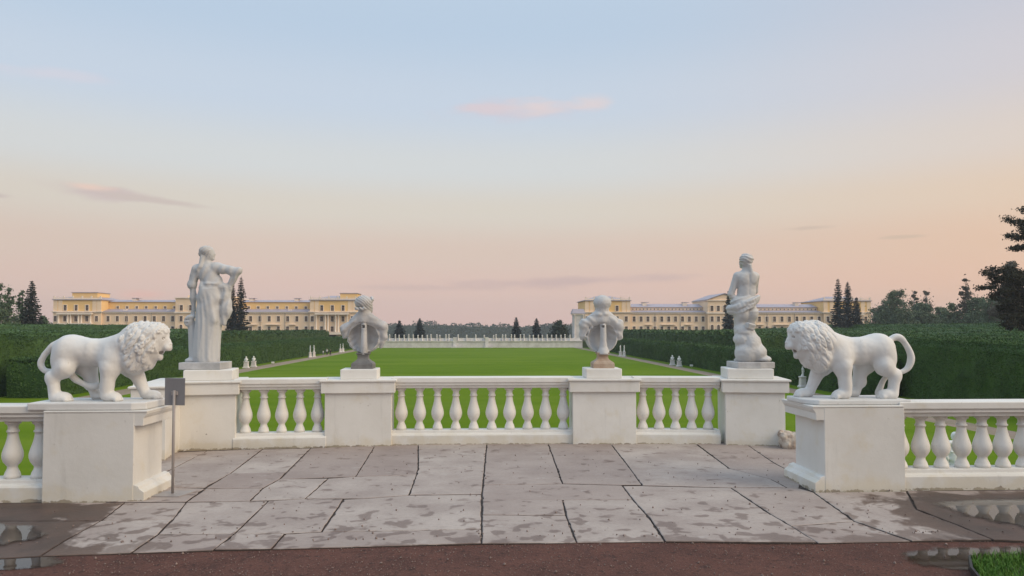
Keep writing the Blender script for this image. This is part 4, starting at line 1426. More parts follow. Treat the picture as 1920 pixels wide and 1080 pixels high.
def hedge(name, x0, x1, y0, y1, h, label, n_leaf, mat='hedge_leaf', bump=0.0, blen=5.0, size=.085, seed=0, step=.7, rnd=.35, group='clipped hedges along the lawn', sides='all'):
    r = np.random.default_rng(seed)
    cx, cy = (x0 + x1) / 2, (y0 + y1) / 2
    hx, hy = (x1 - x0) / 2, (y1 - y0) / 2
    z0 = LAWN - .05

    def surf(px, py, pz):
        """push a point of the block's skin: rounded shoulder, waves, unevenness"""
        tp = pz / h
        top = h + bump * (np.abs(np.sin(py * math.pi / blen + .6 * np.sin(px * .7))) - .5) * 1.0 + .18 * vnoise(px * .25 + seed, py * .25, pz * 0) + .12 * vnoise(px * .9, py * .9 + seed, pz * 0)
        z = tp * top
        sh = np.clip((tp - .86) / .14, 0, 1) ** 2
        w = .16 * vnoise(px * .8, py * .8 + seed, pz * .8) + .30 * vnoise(px * .16, py * .16, pz * .2 + seed)
        dx, dy = px - cx, py - cy
        side_x = np.abs(dx) / hx > .999
        side_y = np.abs(dy) / hy > .999
        ox = np.sign(dx) * (w - rnd * sh) * side_x
        oy = np.sign(dy) * (w - rnd * sh) * side_y
        if bump:
            ox = ox - np.sign(dx) * side_x * .5 * (1 - np.abs(np.sin(py * math.pi / blen + .6 * np.sin(px * .7))))
        edge = np.maximum(np.abs(dx) / hx, np.abs(dy) / hy)
        z = z - rnd * .8 * np.clip((edge - .9) / .1, 0, 1) * (tp > .999)
        return px + ox, py + oy, z + z0
    V, F = [], []

    def patch(P0, U, Vv, nu, nv):
        a, c = np.meshgrid(np.linspace(0, 1, nu + 1), np.linspace(0, 1, nv + 1))
        p = np.array(P0)[None] + a.reshape(-1, 1) * np.array(U)[None] + c.reshape(-1, 1) * np.array(Vv)[None]
        X, Y, Z = surf(p[:, 0], p[:, 1], p[:, 2])
        b0 = sum(len(q) for q in V)
        V.append(np.stack([X, Y, Z], 1))
        i, j = np.meshgrid(np.arange(nu), np.arange(nv))
        q = (j * (nu + 1) + i).ravel() + b0
        F.append(np.stack([q, q + 1, q + nu + 2, q + nu + 1], 1))
    nxs, nys, nzs = [max(2, int(math.ceil(q / step))) for q in (x1 - x0, y1 - y0, h)]
    patch((x0, y0, 0), (0, 0, h), (0, y1 - y0, 0), nzs, nys)
    patch((x1, y0, 0), (0, y1 - y0, 0), (0, 0, h), nys, nzs)
    patch((x0, y0, 0), (x1 - x0, 0, 0), (0, 0, h), nxs, nzs)
    patch((x0, y1, 0), (0, 0, h), (x1 - x0, 0, 0), nzs, nxs)
    patch((x0, y0, h), (x1 - x0, 0, 0), (0, y1 - y0, 0), nxs, nys)
    core_v, core_f = np.concatenate(V), np.concatenate(F)
    # leaf sprays over the skin, more of them near the viewer
    A = np.array([(y1 - y0) * h, (y1 - y0) * h, (x1 - x0) * h, (y1 - y0) * (x1 - x0)])
    inner = 1 if cx < 0 else 0          # the face towards the lawn
    A[1 - inner] *= .15
    A = A / A.sum()
    pick = r.choice(4, n_leaf, p=A)
    ty = (y1 - y0) * r.random(n_leaf) ** 1.5 + y0
    tx = r.uniform(x0, x1, n_leaf)
    tz = r.uniform(0, h, n_leaf)
    px = np.where(pick == 0, x0, np.where(pick == 1, x1, tx))
    py = np.where(pick == 2, y0, ty)
    pz = np.where(pick == 3, h, tz)
    X, Y, Z = surf(px, py, pz)
    nr = np.stack([np.where(pick == 0, -1, np.where(pick == 1, 1, 0)), np.where(pick == 2, -1, 0), np.where(pick == 3, 1, .3)], 1).astype(float)
    pts = np.stack([X, Y, Z], 1) + nr * r.uniform(-.03, .07, n_leaf)[:, None]
    stray = (pick == 3) & (r.random(n_leaf) < .05)
    pts[:, 2] += stray * r.uniform(.05, .32, n_leaf)
    LV, LF = leaf_quads(pts, nr, size * (1 + .004 * (ty - 60)), r, .6)
    me = raw_mesh(name, np.concatenate([core_v, LV]), np.concatenate([core_f, LF + len(core_v)]), False)
    o = link(name, me, mat)
    tag(o, label, 'hedge', group)
    return o


hedge('clipped_hedge', -47.2, -43.0, 77, 262, 4.05, 'long low hedge bordering the lawn on the left', 130000, seed=1)
hedge('clipped_hedge', 38.4, 42.4, 74, 258, 3.95, 'long low hedge bordering the lawn on the right', 130000, seed=2)
hedge('clipped_hedge', -56, -48.6, 36, 84, 6.25, 'tall dark hedge block at the left edge of the picture', 120000, seed=3, rnd=.5, size=.08)
hedge('clipped_hedge', 43.0, 49.5, 34, 79, 5.75, 'tall dark hedge block behind the tail of the lion on the right', 120000, seed=4, rnd=.5, size=.08)
hedge('topiary_hedge', -60, -52, 140, 262, 5.75, 'wavy rounded topiary hedge behind the low hedge on the left', 40000, 'topiary_leaf', 1.0, 5.2, seed=5, rnd=.8, size=.13, group='hedge rows behind the border hedges')
hedge('topiary_hedge', 47, 55, 128, 258, 5.9, 'wavy rounded topiary hedge behind the low hedge on the right', 40000, 'topiary_leaf', 1.0, 5.6, seed=6, rnd=.8, size=.13, group='hedge rows behind the border hedges')
k = 10
for x0, x1, y0, y1, h, lab in ((-72, -57.5, 87, 134, 6.2, 'first hedge row past the tall block on the left'), (-91, -75, 96, 215, 6.6, 'second hedge row past the tall block on the left'), (-112, -95, 118, 230, 7.7, 'hedge row nearest to the yellow building on the left'),
                              (51.5, 65, 62, 124, 5.95, 'first hedge row past the tall block on the right'), (67, 83, 80, 235, 6.35, 'second hedge row past the tall block on the right'), (86, 105, 105, 240, 6.85, 'third hedge row past the tall block on the right'), (109, 130, 135, 250, 7.9, 'farthest hedge row on the right below the hazy trees')):
    hedge('clipped_hedge', x0, x1, y0, y1, h, lab, 40000, seed=k, rnd=.5, size=.11, step=1.1, group='hedge rows behind the border hedges')
    k += 1

# =================================================================== TREES


def foliage(name, clumps, n, size, mat, parent, seed, drop=0.0, shell=.55):
    """leaf sprays through ellipsoid clumps: (centre, radii, weight)"""
    r = np.random.default_rng(seed)
    w = np.array([c[2] for c in clumps], float)
    pick = r.choice(len(clumps), n, p=w / w.sum())
    d = r.normal(0, 1, (n, 3))
    d /= np.linalg.norm(d, axis=1)[:, None]
    rad = (shell + (1 - shell) * r.random(n)) * r.uniform(.7, 1.15, n) * (1 + .15 * (r.random(n) < .2))
    C = np.array([c[0] for c in clumps])[pick]
    Rr = np.array([c[1] for c in clumps])[pick]
    pts = C + d * Rr * rad[:, None]
    V, F = leaf_quads(pts, d * .8 + np.array([0, 0, .3]), size * np.ones(n), r)
    return link(name, raw_mesh(name, V, F, False), mat, parent)


def broad_tree(x, y, h, w, label, seed, mat='broad_leaf', n=5200, base=LAWN, sparse=1.0, bark='bark', group=None, size=.30, low=.10):
    r = random.Random(seed)
    t = empty('broadleaf_tree', (x, y, base))
    tag(t, label, 'tree', group)
    b = MB()
    lean = (r.uniform(-.4, .4), r.uniform(-.4, .4))
    b.tube([(0, 0, -.3), (lean[0] * .3, lean[1] * .3, h * .3), (lean[0], lean[1], h * .62), (lean[0] * 1.3, lean[1], h * .93)], [.022 * h, .017 * h, .010 * h, .003 * h], 7)
    cl = []
    for i in range(int(34 * sparse) + 6):
        z = h * r.uniform(low, .97)
        k = (z / h - low) / (1 - low)
        rr = w * min(1.0, 1.25 * (1 - k) ** .55) * (1 - .35 * max(0, .25 - k) / .25) * r.uniform(.1, .85)
        a = r.uniform(0, 6.28)
        c = (rr * math.cos(a) + lean[0] * k, rr * math.sin(a), z - .1 * w)
        s = w * r.uniform(.16, .38) * (1.15 - .5 * k)
        cl.append((c, (s, s, s * .8), s * s))
        if i % 2 == 0:
            b.tube([(lean[0] * .5, lean[1] * .5, z * .72), (c[0] * .5, c[1] * .5, z * .88), (c[0], c[1], z)], [.006 * h, .004 * h, .0015 * h], 5)
    cl.append(((lean[0], lean[1], h * (low + .95) / 2 - .1 * w), (w * .85, w * .85, h * (.95 - low) / 2), sum(q[2] for q in cl) * .30))
    b.build('trunk', bark, t)
    foliage('crown', cl, int(n * 1.25), size, mat, t, seed, shell=.2)
    return t


def spruce(x, y, h, w, label, seed, mat='spruce_leaf', n_b=12, base=LAWN, dens=1.5, group=None, size=.42):
    """whorls of drooping boughs round a straight trunk"""
    r = np.random.default_rng(seed)
    t = empty('spruce_tree', (x, y, base))
    tag(t, label, 'tree', group)
    MB().tube([(0, 0, -.3), (0, 0, h * .5), (.05, 0, h)], [.016 * h, .009 * h, .0015 * h], 7).build('trunk', 'bark', t)
    pts, nr, sz = [], [], []
    z = h * .06
    while z < h * .99:
        k = z / h
        reach = w * 1.22 * (1 - k) ** .72 * r.uniform(.75, 1.15) + .15
        nb = max(4, int(n_b * (1 - .45 * k)))
        a0 = r.uniform(0, 6.28)
        for q in range(nb):
            a = a0 + 6.283 * q / nb + r.normal(0, .2)
            L = reach * r.uniform(.62, 1.18)
            m = max(5, int(L * 8 * dens))
            s = r.random(m) ** .7
            rr = s * L
            dz = -.42 * rr + .20 * rr * rr / max(L, .3) - .5 * r.random(m) * (.25 + .35 * s) * (.3 + L * .14)
            sp = r.normal(0, .12 + .10 * (1 - s) * L * .4, m)
            pts.append(np.stack([rr * math.cos(a) - sp * math.sin(a), rr * math.sin(a) + sp * math.cos(a), z + dz], 1))
            nr.append(np.tile((math.cos(a) * .4, math.sin(a) * .4, .8), (m, 1)))
            sz.append(size * (.62 + .55 * (1 - k)) * np.ones(m))
        z += h * .026 * (1.1 - .35 * k) + .05
    pts, nr, sz = np.concatenate(pts), np.concatenate(nr), np.concatenate(sz)
    V, F = leaf_quads(pts, nr, sz, r, .55)
    link('crown', raw_mesh('spruce_crown', V, F, False), mat, t)
    return t


def at_top(px, py_top, Y, base=LAWN):
    x, z = P(px, py_top, Y)
    return x, Y, z - base


GS = 'tall spruces in front of the yellow buildings'
for px, top, Y, w, lab, mat, sd_ in ((452, 517, 225, 2.9, 'tallest dark spruce right beside the draped statue', 'spruce_leaf', 1), (437, 531, 228, 2.4, 'slightly shorter spruce half hidden behind the draped statue', 'spruce_leaf', 2),
                                   (1366, 545, 232, 2.6, 'dark spruce half hidden behind the statue on rock', 'bluish_spruce_leaf', 3), (1571, 521, 215, 2.9, 'tallest of the spruces before the end of the building on the right', 'bluish_spruce_leaf', 4),
                                   (1589, 527, 217, 3.1, 'middle spruce before the end of the building on the right', 'bluish_spruce_leaf', 5), (1606, 556, 219, 2.5, 'shortest spruce before the end of the building on the right', 'bluish_spruce_leaf', 6)):
    x, y, h = at_top(px, top, Y)
    spruce(x, y, h, w, lab, sd_, mat, group=GS)
x, y, h = at_top(60, 526, 180)
spruce(x, y, h, 3.1, 'slender spruce standing left of the yellow building', 7, group='trees at the left edge', size=.42)
for px, top, w, lab, sd_ in ((749, 600, 2.6, 'small cone spruce beyond the far wall, leftmost of four', 11), (787, 596, 2.4, 'small cone spruce beyond the far wall, second of four', 12), (968, 594, 2.3, 'small cone spruce beyond the far wall, third of four', 13), (1006, 596, 2.5, 'small cone spruce beyond the far wall, rightmost of four', 14)):
    x, y, h = at_top(px, top, 284, -3.1)
    spruce(x, y, h, w, lab, sd_, 'bluish_spruce_leaf', n_b=11, base=-3.1, dens=1.6, group='small spruces beyond the far wall', size=.30)

x, y, h = at_top(1050, 600, 296, -3.1)
broad_tree(x, y, h, 4.6, 'round dark bush beside the white gate lodge', 21, 'forest_leaf', 5000, -3.1, 2.0, size=.4, low=.08)
GL = 'trees at the left edge'
for px, top, Y, w, lab, sd_, sp in ((-4, 522, 170, 4.2, 'broad dense tree cut by the left edge of the picture', 31, 1.3), (20, 532, 176, 3.0, 'thin airy tree beside the broad tree at the left edge', 32, .7), (42, 534, 184, 2.6, 'thin airy tree just left of the slender spruce', 33, .7), (82, 590, 205, 3.0, 'low bushy tree between slender spruce and yellow building', 34, 1.4)):
    x, y, h = at_top(px, top, Y)
    broad_tree(x, y, h, w, lab, sd_, 'broad_leaf', 3600 if sp < 1 else 6500, sparse=sp, group=GL, size=.27)
GR = 'hazy trees at the right'
for px, top, Y, w, lab, sd_, sp, mat in ((1655, 560, 262, 6.0, 'hazy round tree right behind the end of the building', 41, 1.4, 'broad_leaf'), (1680, 541, 255, 6.5, 'hazy tall round tree, tallest crown beside the building end', 42, 1.6, 'broad_leaf'),
                                       (1716, 540, 268, 3.2, 'bare pale birch, left one of two above the hazy trees', 43, .35, 'dry_leaf'), (1738, 541, 270, 3.4, 'bare pale birch, right one of two above the hazy trees', 44, .35, 'dry_leaf'),
                                       (1728, 562, 258, 6.0, 'hazy low tree standing before the two birches', 45, 1.4, 'broad_leaf'), (1762, 572, 262, 5.2, 'hazy low tree right of the two birches', 46, 1.2, 'broad_leaf'),
                                       (1790, 566, 236, 4.6, 'hazy tree left of the thin tall tree', 47, 1.2, 'broad_leaf'), (1811, 516, 230, 2.6, 'thin tall tree with wispy top above the others', 48, .6, 'dry_leaf'),
                                       (1835, 552, 226, 5.4, 'hazy tree right of the thin tall tree', 49, 1.4, 'broad_leaf'), (1868, 540, 214, 5.8, 'hazy green tree next to the dark pine', 50, 1.4, 'broad_leaf'),
                                       (1893, 486, 190, 4.2, 'pale feathery tree top peeping out behind the dark pine', 51, .9, 'dry_leaf'), (1915, 545, 205, 6.2, 'hazy green tree mostly behind the dark pine', 52, 1.4, 'broad_leaf')):
    x, y, h = at_top(px, top, Y)
    broad_tree(x, y, h, w * 1.3, lab, sd_, mat, int(9500 * max(sp, .25)), sparse=sp, group=GR, size=.34, bark='birch_bark' if 'birch' in lab else 'bark')

# dark pine at the right edge: bare flat limbs with needle pads
Yp = 104
xp = PX(1962, Yp)
t = empty('pine_tree', (xp, Yp, LAWN))
tag(t, 'large dark pine with spreading limbs at the right edge', 'tree')
b = MB()
b.tube([(0, 0, -.3), (-.2, 0, 8), (.1, 0, 16), (0, 0, 24)], [.42, .34, .24, .06], 9)
cl = []
pr = random.Random(5)
for zc, reach, ang in [(24.0, 2.4, 3.3), (22.6, 4.4, 3.0), (21.3, 3.6, 3.5), (20.2, 4.8, 3.2), (18.8, 4.0, 2.8), (18.9, 3.6, 0.2), (22, 3.5, 1.4), (21, 4, 4.7), (14.6, 8.8, 3.1), (13.9, 7.6, 3.5), (13.0, 8.6, 2.9), (12.2, 7.0, 3.3), (15.4, 6.6, 2.8), (11.2, 6.2, 3.0), (10.2, 5.6, 3.4), (9.0, 5.0, 3.1), (8.0, 4.6, 3.2), (6.8, 4.2, 3.3), (5.6, 4.0, 3.0),
                        (12.6, 6.6, 3.15), (11.7, 7.2, 3.05), (10.7, 6.4, 3.2), (9.6, 6.2, 2.95), (8.5, 5.8, 3.3), (7.4, 5.4, 2.9), (6.2, 5.2, 3.1), (4.8, 4.6, 3.2), (3.8, 4.2, 3.0), (10, 4, 3.1), (8, 3.5, 3.1), (6, 3.2, 3.1), (15, 6, .3), (13, 7, .9), (11, 6, 5.6), (14, 6, 1.7), (12, 6, 4.5), (9.5, 5, 4.8), (9.5, 5, 1.2), (7.5, 5, .1), (6.5, 4.5, 4.0)]:
    ex_, ey_ = reach * math.cos(ang), reach * math.sin(ang)
    b.tube([(0, 0, zc - .9), (ex_ * .5, ey_ * .5, zc - .45), (ex_, ey_, zc)], [.11, .07, .02], 6)
    for q in range(7):
        s = .30 + .70 * q / 6
        cl.append(((ex_ * s + pr.uniform(-.4, .4), ey_ * s + pr.uniform(-.9, .9), zc - .9 * (1 - s) + pr.uniform(-.25, .45)), (pr.uniform(.8, 1.3), pr.uniform(.9, 1.4), pr.uniform(.42, .72)), 1.0))
for q in range(34):
    cl.append(((pr.uniform(-6.6, -2.0), pr.uniform(-2.4, 2.4), pr.uniform(2.6, 15.4)), (pr.uniform(.9, 1.5), pr.uniform(.9, 1.5), pr.uniform(.6, 1.0)), 1.6))
b.build('trunk', 'pine_bark', t)
foliage('crown', cl, 62000, .17, 'pine_leaf', t, 77, shell=.05)

# far wood across the river: one mass
fr = np.random.default_rng(9)
n = 42000
fx = fr.uniform(-620, 620, n)
fy = fr.uniform(880, 960, n) + 40 * np.sin(fx * .012)
treeh = 22.2 + 1.6 * vnoise(fx * .02, fx * 0, fx * 0 + 4) + 2.4 * vnoise(fx * .11, fx * 0, fx * 0 + 2) + 1.6 * vnoise(fx * .35, fx * 0, fx * 0 + 7)
fz = -16 + treeh * fr.random(n) ** .45
V, F = leaf_quads(np.stack([fx, fy, fz], 1), np.tile((0, -.5, .6), (n, 1)), 1.15 * np.ones(n), fr)
bx = np.linspace(-640, 640, 200)
bh = -16 + 20.0 + 1.6 * vnoise(bx * .02, bx * 0, bx * 0 + 4)
bv = np.concatenate([np.stack([bx, 900 + 40 * np.sin(bx * .012), np.full(200, -18.0)], 1), np.stack([bx, 905 + 40 * np.sin(bx * .012), bh], 1), np.stack([bx, 990 + 40 * np.sin(bx * .012), bh], 1)])
bq = np.arange(199)
bf = np.concatenate([np.stack([bq, bq + 1, bq + 201, bq + 200], 1), np.stack([bq + 200, bq + 201, bq + 401, bq + 400], 1)])
o = link('distant_forest', raw_mesh('distant_forest', np.concatenate([bv, V]), np.concatenate([bf, F + len(bv)]), False), 'forest_leaf')
tag(o, 'dark wooded ridge along the horizon behind the far wall', 'forest', kind='stuff')
# =================================================================== BUILDINGS
BY = 300.0
BASE = -3.1


def bz(py):
    return P(900, py, BY)[1]


ZC, ZM, ZE = bz(564), bz(585.5), bz(566)       # top cornice, middle cornice, eaves of the attic wall
Z2a, Z2b = bz(602.8), bz(593.2)                # second row of windows
Z1a, Z1b = bz(621.5), bz(612.2)
Z3a, Z3b = bz(583.0), bz(573.0)

win_cache = {}


def window_meshes(w, h, arch=False, small=False):
    key = (round(w, 2), round(h, 2), arch)
    if key in win_cache:
        return win_cache[key]
    def outline(w, h):
        if not arch:
            return [(-w / 2, 0), (w / 2, 0), (w / 2, h), (-w / 2, h)]
        p = [(-w / 2, 0), (w / 2, 0), (w / 2, h - w / 2)]
        p += [(w / 2 * math.cos(a), h - w / 2 + w / 2 * math.sin(a)) for a in np.linspace(.3, math.pi - .3, 6)]
        return p + [(-w / 2, h - w / 2)]
    # surround: raised trim with an opening
    o1, o2 = outline(w + .42, h + .34), outline(w, h)
    o1 = [(x, z - .14) for x, z in o1]
    n = len(o1)
    vs = [(x, -.20, z) for x, z in o1] + [(x, -.20, z) for x, z in o2] + [(x, 0.02, z) for x, z in o1] + [(x, -.03, z) for x, z in o2]
    fs = []
    for i in range(n):
        j = (i + 1) % n
        fs += [(i, j, n + j, n + i), (2 * n + i, 2 * n + j, j, i), (n + i, n + j, 3 * n + j, 3 * n + i)]
    fr_me = MB().add(vs, fs).mesh('window')
    fr_me.materials.append(MATS['white_trim'])
    pane = MB().add([(x, 0, z) for x, z in o2], [tuple(range(n))]).mesh('pane')
    pane.materials.append(MATS['window_dark'])
    b = MB()
    t_ = .075
    b.box(-t_, t_, -.03, .05, 0, h * (.62 if not small else 1))
    if not small:
        b.box(-w / 2, w / 2, -.03, .05, h * .62, h * .62 + .12)
    b.box(-w / 2, -w / 2 + .1, -.02, .05, 0, h * .8)
    b.box(w / 2 - .1, w / 2, -.02, .05, 0, h * .8)
    sash = b.mesh('sash')
    sash.materials.append(MATS['window_sash'])
    win_cache[key] = (fr_me, pane, sash)
    return win_cache[key]


def window(parent, x, z0, z1, yf, w=1.15, arch=False, small=False):
    f, p, s = window_meshes(w, z1 - z0, arch, small)
    o = link('window', f, None, parent, (x, yf, z0))
    link('pane', p, None, o, (0, -.03, 0))
    link('sash', s, None, o, (0, -.08, 0))
    return o


def building(side, label):
    L = side == 'L'
    if L:
        xs_ = dict(a0=99.5, a1=189, m1=330, c1=440, m2=581, a2=668)
    else:
        xs_ = dict(a0=1097, a1=1182, m1=1326, c1=1389, m2=1545, a2=1633)
    X = {k: PX(v, BY) for k, v in xs_.items()}
    t = empty('long_building', ((X['a0'] + X['a2']) / 2, BY, BASE))
    tag(t, label, 'building', 'long yellow palace wings')
    cx = t.location.x

    def box(x0, x1, y0, y1, z0, z1, name, mat, parent=None):
        return MB().box(x0 - cx, x1 - cx, y0, y1, z0 - BASE, z1 - BASE).build(name, mat, parent or t)
    def win(x, z0, z1, yf, **kw):
        return window(t, x - cx, z0 - BASE, z1 - BASE, yf, **kw)
    zt = ZC + .05
    for e0, e1 in ((X['a0'], X['a1']), (X['m2'], X['a2'])):
        box(e0, e1, 0, 22, BASE, ZM - .5, 'wall', 'cream_wall')
        box(e0 - .15, e1 + .15, -.15, 22.15, ZM - .5, ZM - .1, 'frieze', 'white_trim')
        box(e0 - .55, e1 + .55, -.6, 22.5, ZM - .1, ZM + .25, 'cornice', 'white_trim')
        box(e0 + .05, e1 - .05, .05, 21.9, ZM + .25, zt, 'upper_wall', 'yellow_wall')
        # pale corner strips on the upper wall
        for xx in (e0 - .02, e1 - 1.58, (e0 + e1) / 2 - 7.3, (e0 + e1) / 2 + 5.8):
            box(xx, xx + 1.6 if xx in (e0 - .02, e1 - 1.58) else xx + 1.6, -.04, .3, ZM + .25, zt, 'pilaster_strip', 'cream_wall')
        box(e0 - .4, e1 + .4, -.45, 22.4, zt, zt + .32, 'top_cornice', 'tin_roof')
        # parapet with posts
        box(e0 - .05, e1 + .05, -.05, .25, zt + .32, zt + .8, 'parapet', 'white_trim')
        box(e0, e1, -.02, .18, zt + 1.05, zt + 1.18, 'parapet_rail', 'white_trim')
        for k in range(6):
            xx = e0 + (e1 - e0 - .5) * k / 5
            box(xx, xx + .5, -.1, .35, zt + .32, zt + 1.6, 'parapet_post', 'white_trim')
        # hipped tin roof behind the parapet
        rv = [(e0 - cx + .3, .6, zt - BASE + .3), (e1 - cx - .3, .6, zt - BASE + .3), (e1 - cx - .3, 21.4, zt - BASE + .3), (e0 - cx + .3, 21.4, zt - BASE + .3), (e0 - cx + 6, 11, zt - BASE + 2.3), (e1 - cx - 6, 11, zt - BASE + 2.3)]
        MB().add(rv, [(0, 1, 5, 4), (1, 2, 5), (2, 3, 4, 5), (3, 0, 4)]).build('roof', 'tin_roof', t)
    # penthouse boxes
    if L:
        for p0, p1, tp in ((124, 172, 549.5), (634, 666, 550)):
            bxp = box(PX(p0, BY), PX(p1, BY), 4, 14, zt + .3, bz(tp), 'penthouse', 'yellow_wall')
            MB().box(PX(p0, BY) - cx - .3, PX(p1, BY) - cx + .3, 3.7, 14.3, bz(tp) - BASE, bz(tp) - BASE + .22).build('penthouse_roof', 'tin_roof', bxp)
    # long middle sections: wall, lower roof, attic wall, upper roof
    for e0, e1 in ((X['a1'], X['m1']), (X['c1'], X['m2'])):
        box(e0 + .01, e1 - .01, 1.2, 20, BASE, ZM - .35, 'wall', 'cream_wall')
        box(e0 + .01, e1 - .01, .75, 20, ZM - .35, ZM + .1, 'cornice', 'white_trim')
        # dentils under the eaves
        b = MB()
        n = int((e1 - e0) / .9)
        for k in range(n):
            xx = e0 - cx + (e1 - e0) * (k + .3) / n
            b.box(xx, xx + .35, .85, 1.25, ZM - .68 - BASE, ZM - .36 - BASE)
        b.build('dentils', 'white_trim', t)
        za = bz(579.3) if L else bz(581)
        zb = ZE if L else bz(574.8)
        rv = [(e0 - cx + .02, .55, ZM - BASE + .1), (e1 - cx - .02, .55, ZM - BASE + .1), (e1 - cx - .02, 6.2, za - BASE), (e0 - cx + .02, 6.2, za - BASE), (e0 - cx + .02, 6.2, ZM - BASE + .1), (e1 - cx - .02, 6.2, ZM - BASE + .1)]
        MB().add(rv, [(0, 1, 2, 3), (0, 3, 4), (1, 5, 2), (0, 4, 5, 1)]).build('lower_roof', 'tin_roof', t)
        box(e0 + .02, e1 - .02, 6.1, 17, za - .4, zb, 'attic_wall', 'yellow_wall' if L else 'cream_wall')
        zr = bz(561.5) if L else bz(568)
        rv = [(e0 - cx + .02, 5.6, zb - BASE), (e1 - cx - .02, 5.6, zb - BASE), (e1 - cx - .02, 11.5, zr - BASE), (e0 - cx + .02, 11.5, zr - BASE), (e1 - cx - .02, 17.5, zb - BASE), (e0 - cx + .02, 17.5, zb - BASE)]
        MB().add(rv, [(0, 1, 2, 3), (3, 2, 4, 5), (0, 3, 5), (1, 4, 2)]).build('upper_roof', 'tin_roof', t)
        # dormers and skylight boxes
        for f in (.28, .87) if (L and e0 < cx) else (.10, .72) if L else (.22, .76):
            xx = e0 + (e1 - e0) * f
            d = box(xx, xx + 1.6, 8.5, 11, zb + .25, zr + .55, 'dormer', 'white_trim')
            MB().box(xx - cx - .2, xx - cx + 2.6, 8.3, 11.2, zr - BASE + .55, zr - BASE + .72).build('dormer_roof', 'tin_roof', d)
            if L:
                box(xx - 1.2, xx + .2, 3.2, 4.6, bz(583), bz(580.2), 'roof_hatch', 'white_trim')
        # drain pipes
        for f in (.33, .66):
            xx = e0 + (e1 - e0) * f
            MB().tube([(xx - cx, 1.05, 0), (xx - cx, 1.05, ZM - .4 - BASE)], .11, 6).build('drain_pipe', 'drain_pipe', t)
        # attic windows
        if L:
            n = 7
            for k in range(n):
                win(e0 + (e1 - e0) * (k + .95) / 7.75, bz(578.6), bz(574.2), 6.1, w=.95, small=True)
        else:
            n = 21
            for k in range(n):
                win(e0 + (e1 - e0) * (k + .5) / n, bz(580.2), bz(577.2), 6.1, w=.52, small=True)
        n = 8 if L else 11
        for k in range(n):
            xx = e0 + (e1 - e0) * (k + .62) / (n + .1)
            win(xx, Z2a, Z2b, 1.2)
            win(xx, Z1a, Z1b, 1.2)
        # small balconies
        for f0, f1 in ((.21, .27), (.42, .58), (.73, .79)):
            box(e0 + (e1 - e0) * f0 - .5, e0 + (e1 - e0) * f1 + .5, .35, 1.15, bz(609.3), bz(608.4), 'balcony', 'white_trim')
    # centre pavilion
    c0, c1 = X['m1'], X['c1']
    box(c0, c1, -.9, 21, BASE, ZM - .5, 'wall', 'cream_wall')
    box(c0 - .3, c1 + .3, -1.4, 21.3, ZM - .5, ZM + .1, 'cornice', 'white_trim')
    ztop = bz(560.5) if L else bz(563.5)
    box(c0 + .03, c1 - .03, -.85, 20.9, ZM + .1, ztop, 'upper_wall', 'cream_wall')
    box(c0 - .3, c1 + .3, -1.3, 21.2, ztop, ztop + .35, 'top_cornice', 'white_trim')
    if L:
        box(c0 + 4, c1 - 4, 1, 18, ztop + .35, ztop + 1.3, 'attic_block', 'cream_wall')
    else:
        zp = bz(550.5)
        mid = (c0 + c1) / 2 - cx
        gv_ = [(c0 - cx, -.8, ztop - BASE + .35), (c1 - cx, -.8, ztop - BASE + .35), (mid, -.8, zp - BASE), (c0 - cx, 20, ztop - BASE + .35), (c1 - cx, 20, ztop - BASE + .35), (mid, 20, zp - BASE)]
        MB().add(gv_, [(0, 1, 2), (3, 5, 4), (0, 3, 4, 1)]).build('pediment', 'cream_wall', t)
        for s_ in (0, 1):
            xa = gv_[s_][0] + (-.5 if s_ == 0 else .5)
            vs = [(xa, -1.3, ztop - BASE + .30), (mid, -1.3, zp - BASE + .12), (mid, 20.3, zp - BASE + .12), (xa, 20.3, ztop - BASE + .30)]
            vs += [(x, y, z + .28) for x, y, z in vs]
            MB().add(vs, [(0, 1, 2, 3), (4, 7, 6, 5), (0, 4, 5, 1), (1, 5, 6, 2), (2, 6, 7, 3), (3, 7, 4, 0)]).build('gable_roof', 'tin_roof', t)
    nc = 6 if L else 5
    for k in range(nc):
        xx = c0 + (c1 - c0) * (k + .65) / (nc + .3)
        win(xx, Z3a, Z3b, -.85)
        win(xx, Z2a, Z2b, -.9)
        win(xx, bz(619), bz(609), -.9, arch=True)
    # end blocks: windows and porticos
    for e, (e0, e1) in enumerate(((X['a0'], X['a1']), (X['m2'], X['a2']))):
        mid = (e0 + e1) / 2 + (-.4 if e == 0 else -.3)
        st_ = 4.2
        for k in (-1, 0, 1):
            win(mid + k * st_, Z3a, Z3b, .05)
        for k in (-2, -1, 0, 1, 2):
            xx = mid + k * (st_ if abs(k) < 2 else 3.95)
            win(xx, Z2a, Z2b, 0)
            win(xx, Z1a, Z1b, 0)
        # portico: pairs of columns on a ledge, entablature above
        if not (not L and e == 0):
            zb_ = bz(606) if (L and e == 0) else bz(623)
            prt = box(mid - 6.7, mid + 6.7, -1.6, -.001, bz(590.3), bz(587.2), 'portico_beam', 'white_trim')
            MB().box(mid - 6.8 - cx, mid + 6.8 - cx, -1.8, -.002, zb_ - .9 - BASE, zb_ - BASE).build('portico_ledge', 'white_trim', prt)
            for xx in (-6.1, -2.6, -1.5, 1.5, 2.6, 6.1):
                MB().lathe([(.42, zb_ - BASE), (.42, zb_ + .25 - BASE), (.34, zb_ + .35 - BASE), (.30, bz(591.5) - BASE), (.44, bz(590.6) - BASE), (.44, bz(590.2) - BASE)], 10, mid + xx - cx, -1.0).build('column', 'white_trim', t)
            dd = box(mid - 1.7, mid + 1.7, -.12, .1, BASE, bz(628), 'door', 'window_dark')
    return t


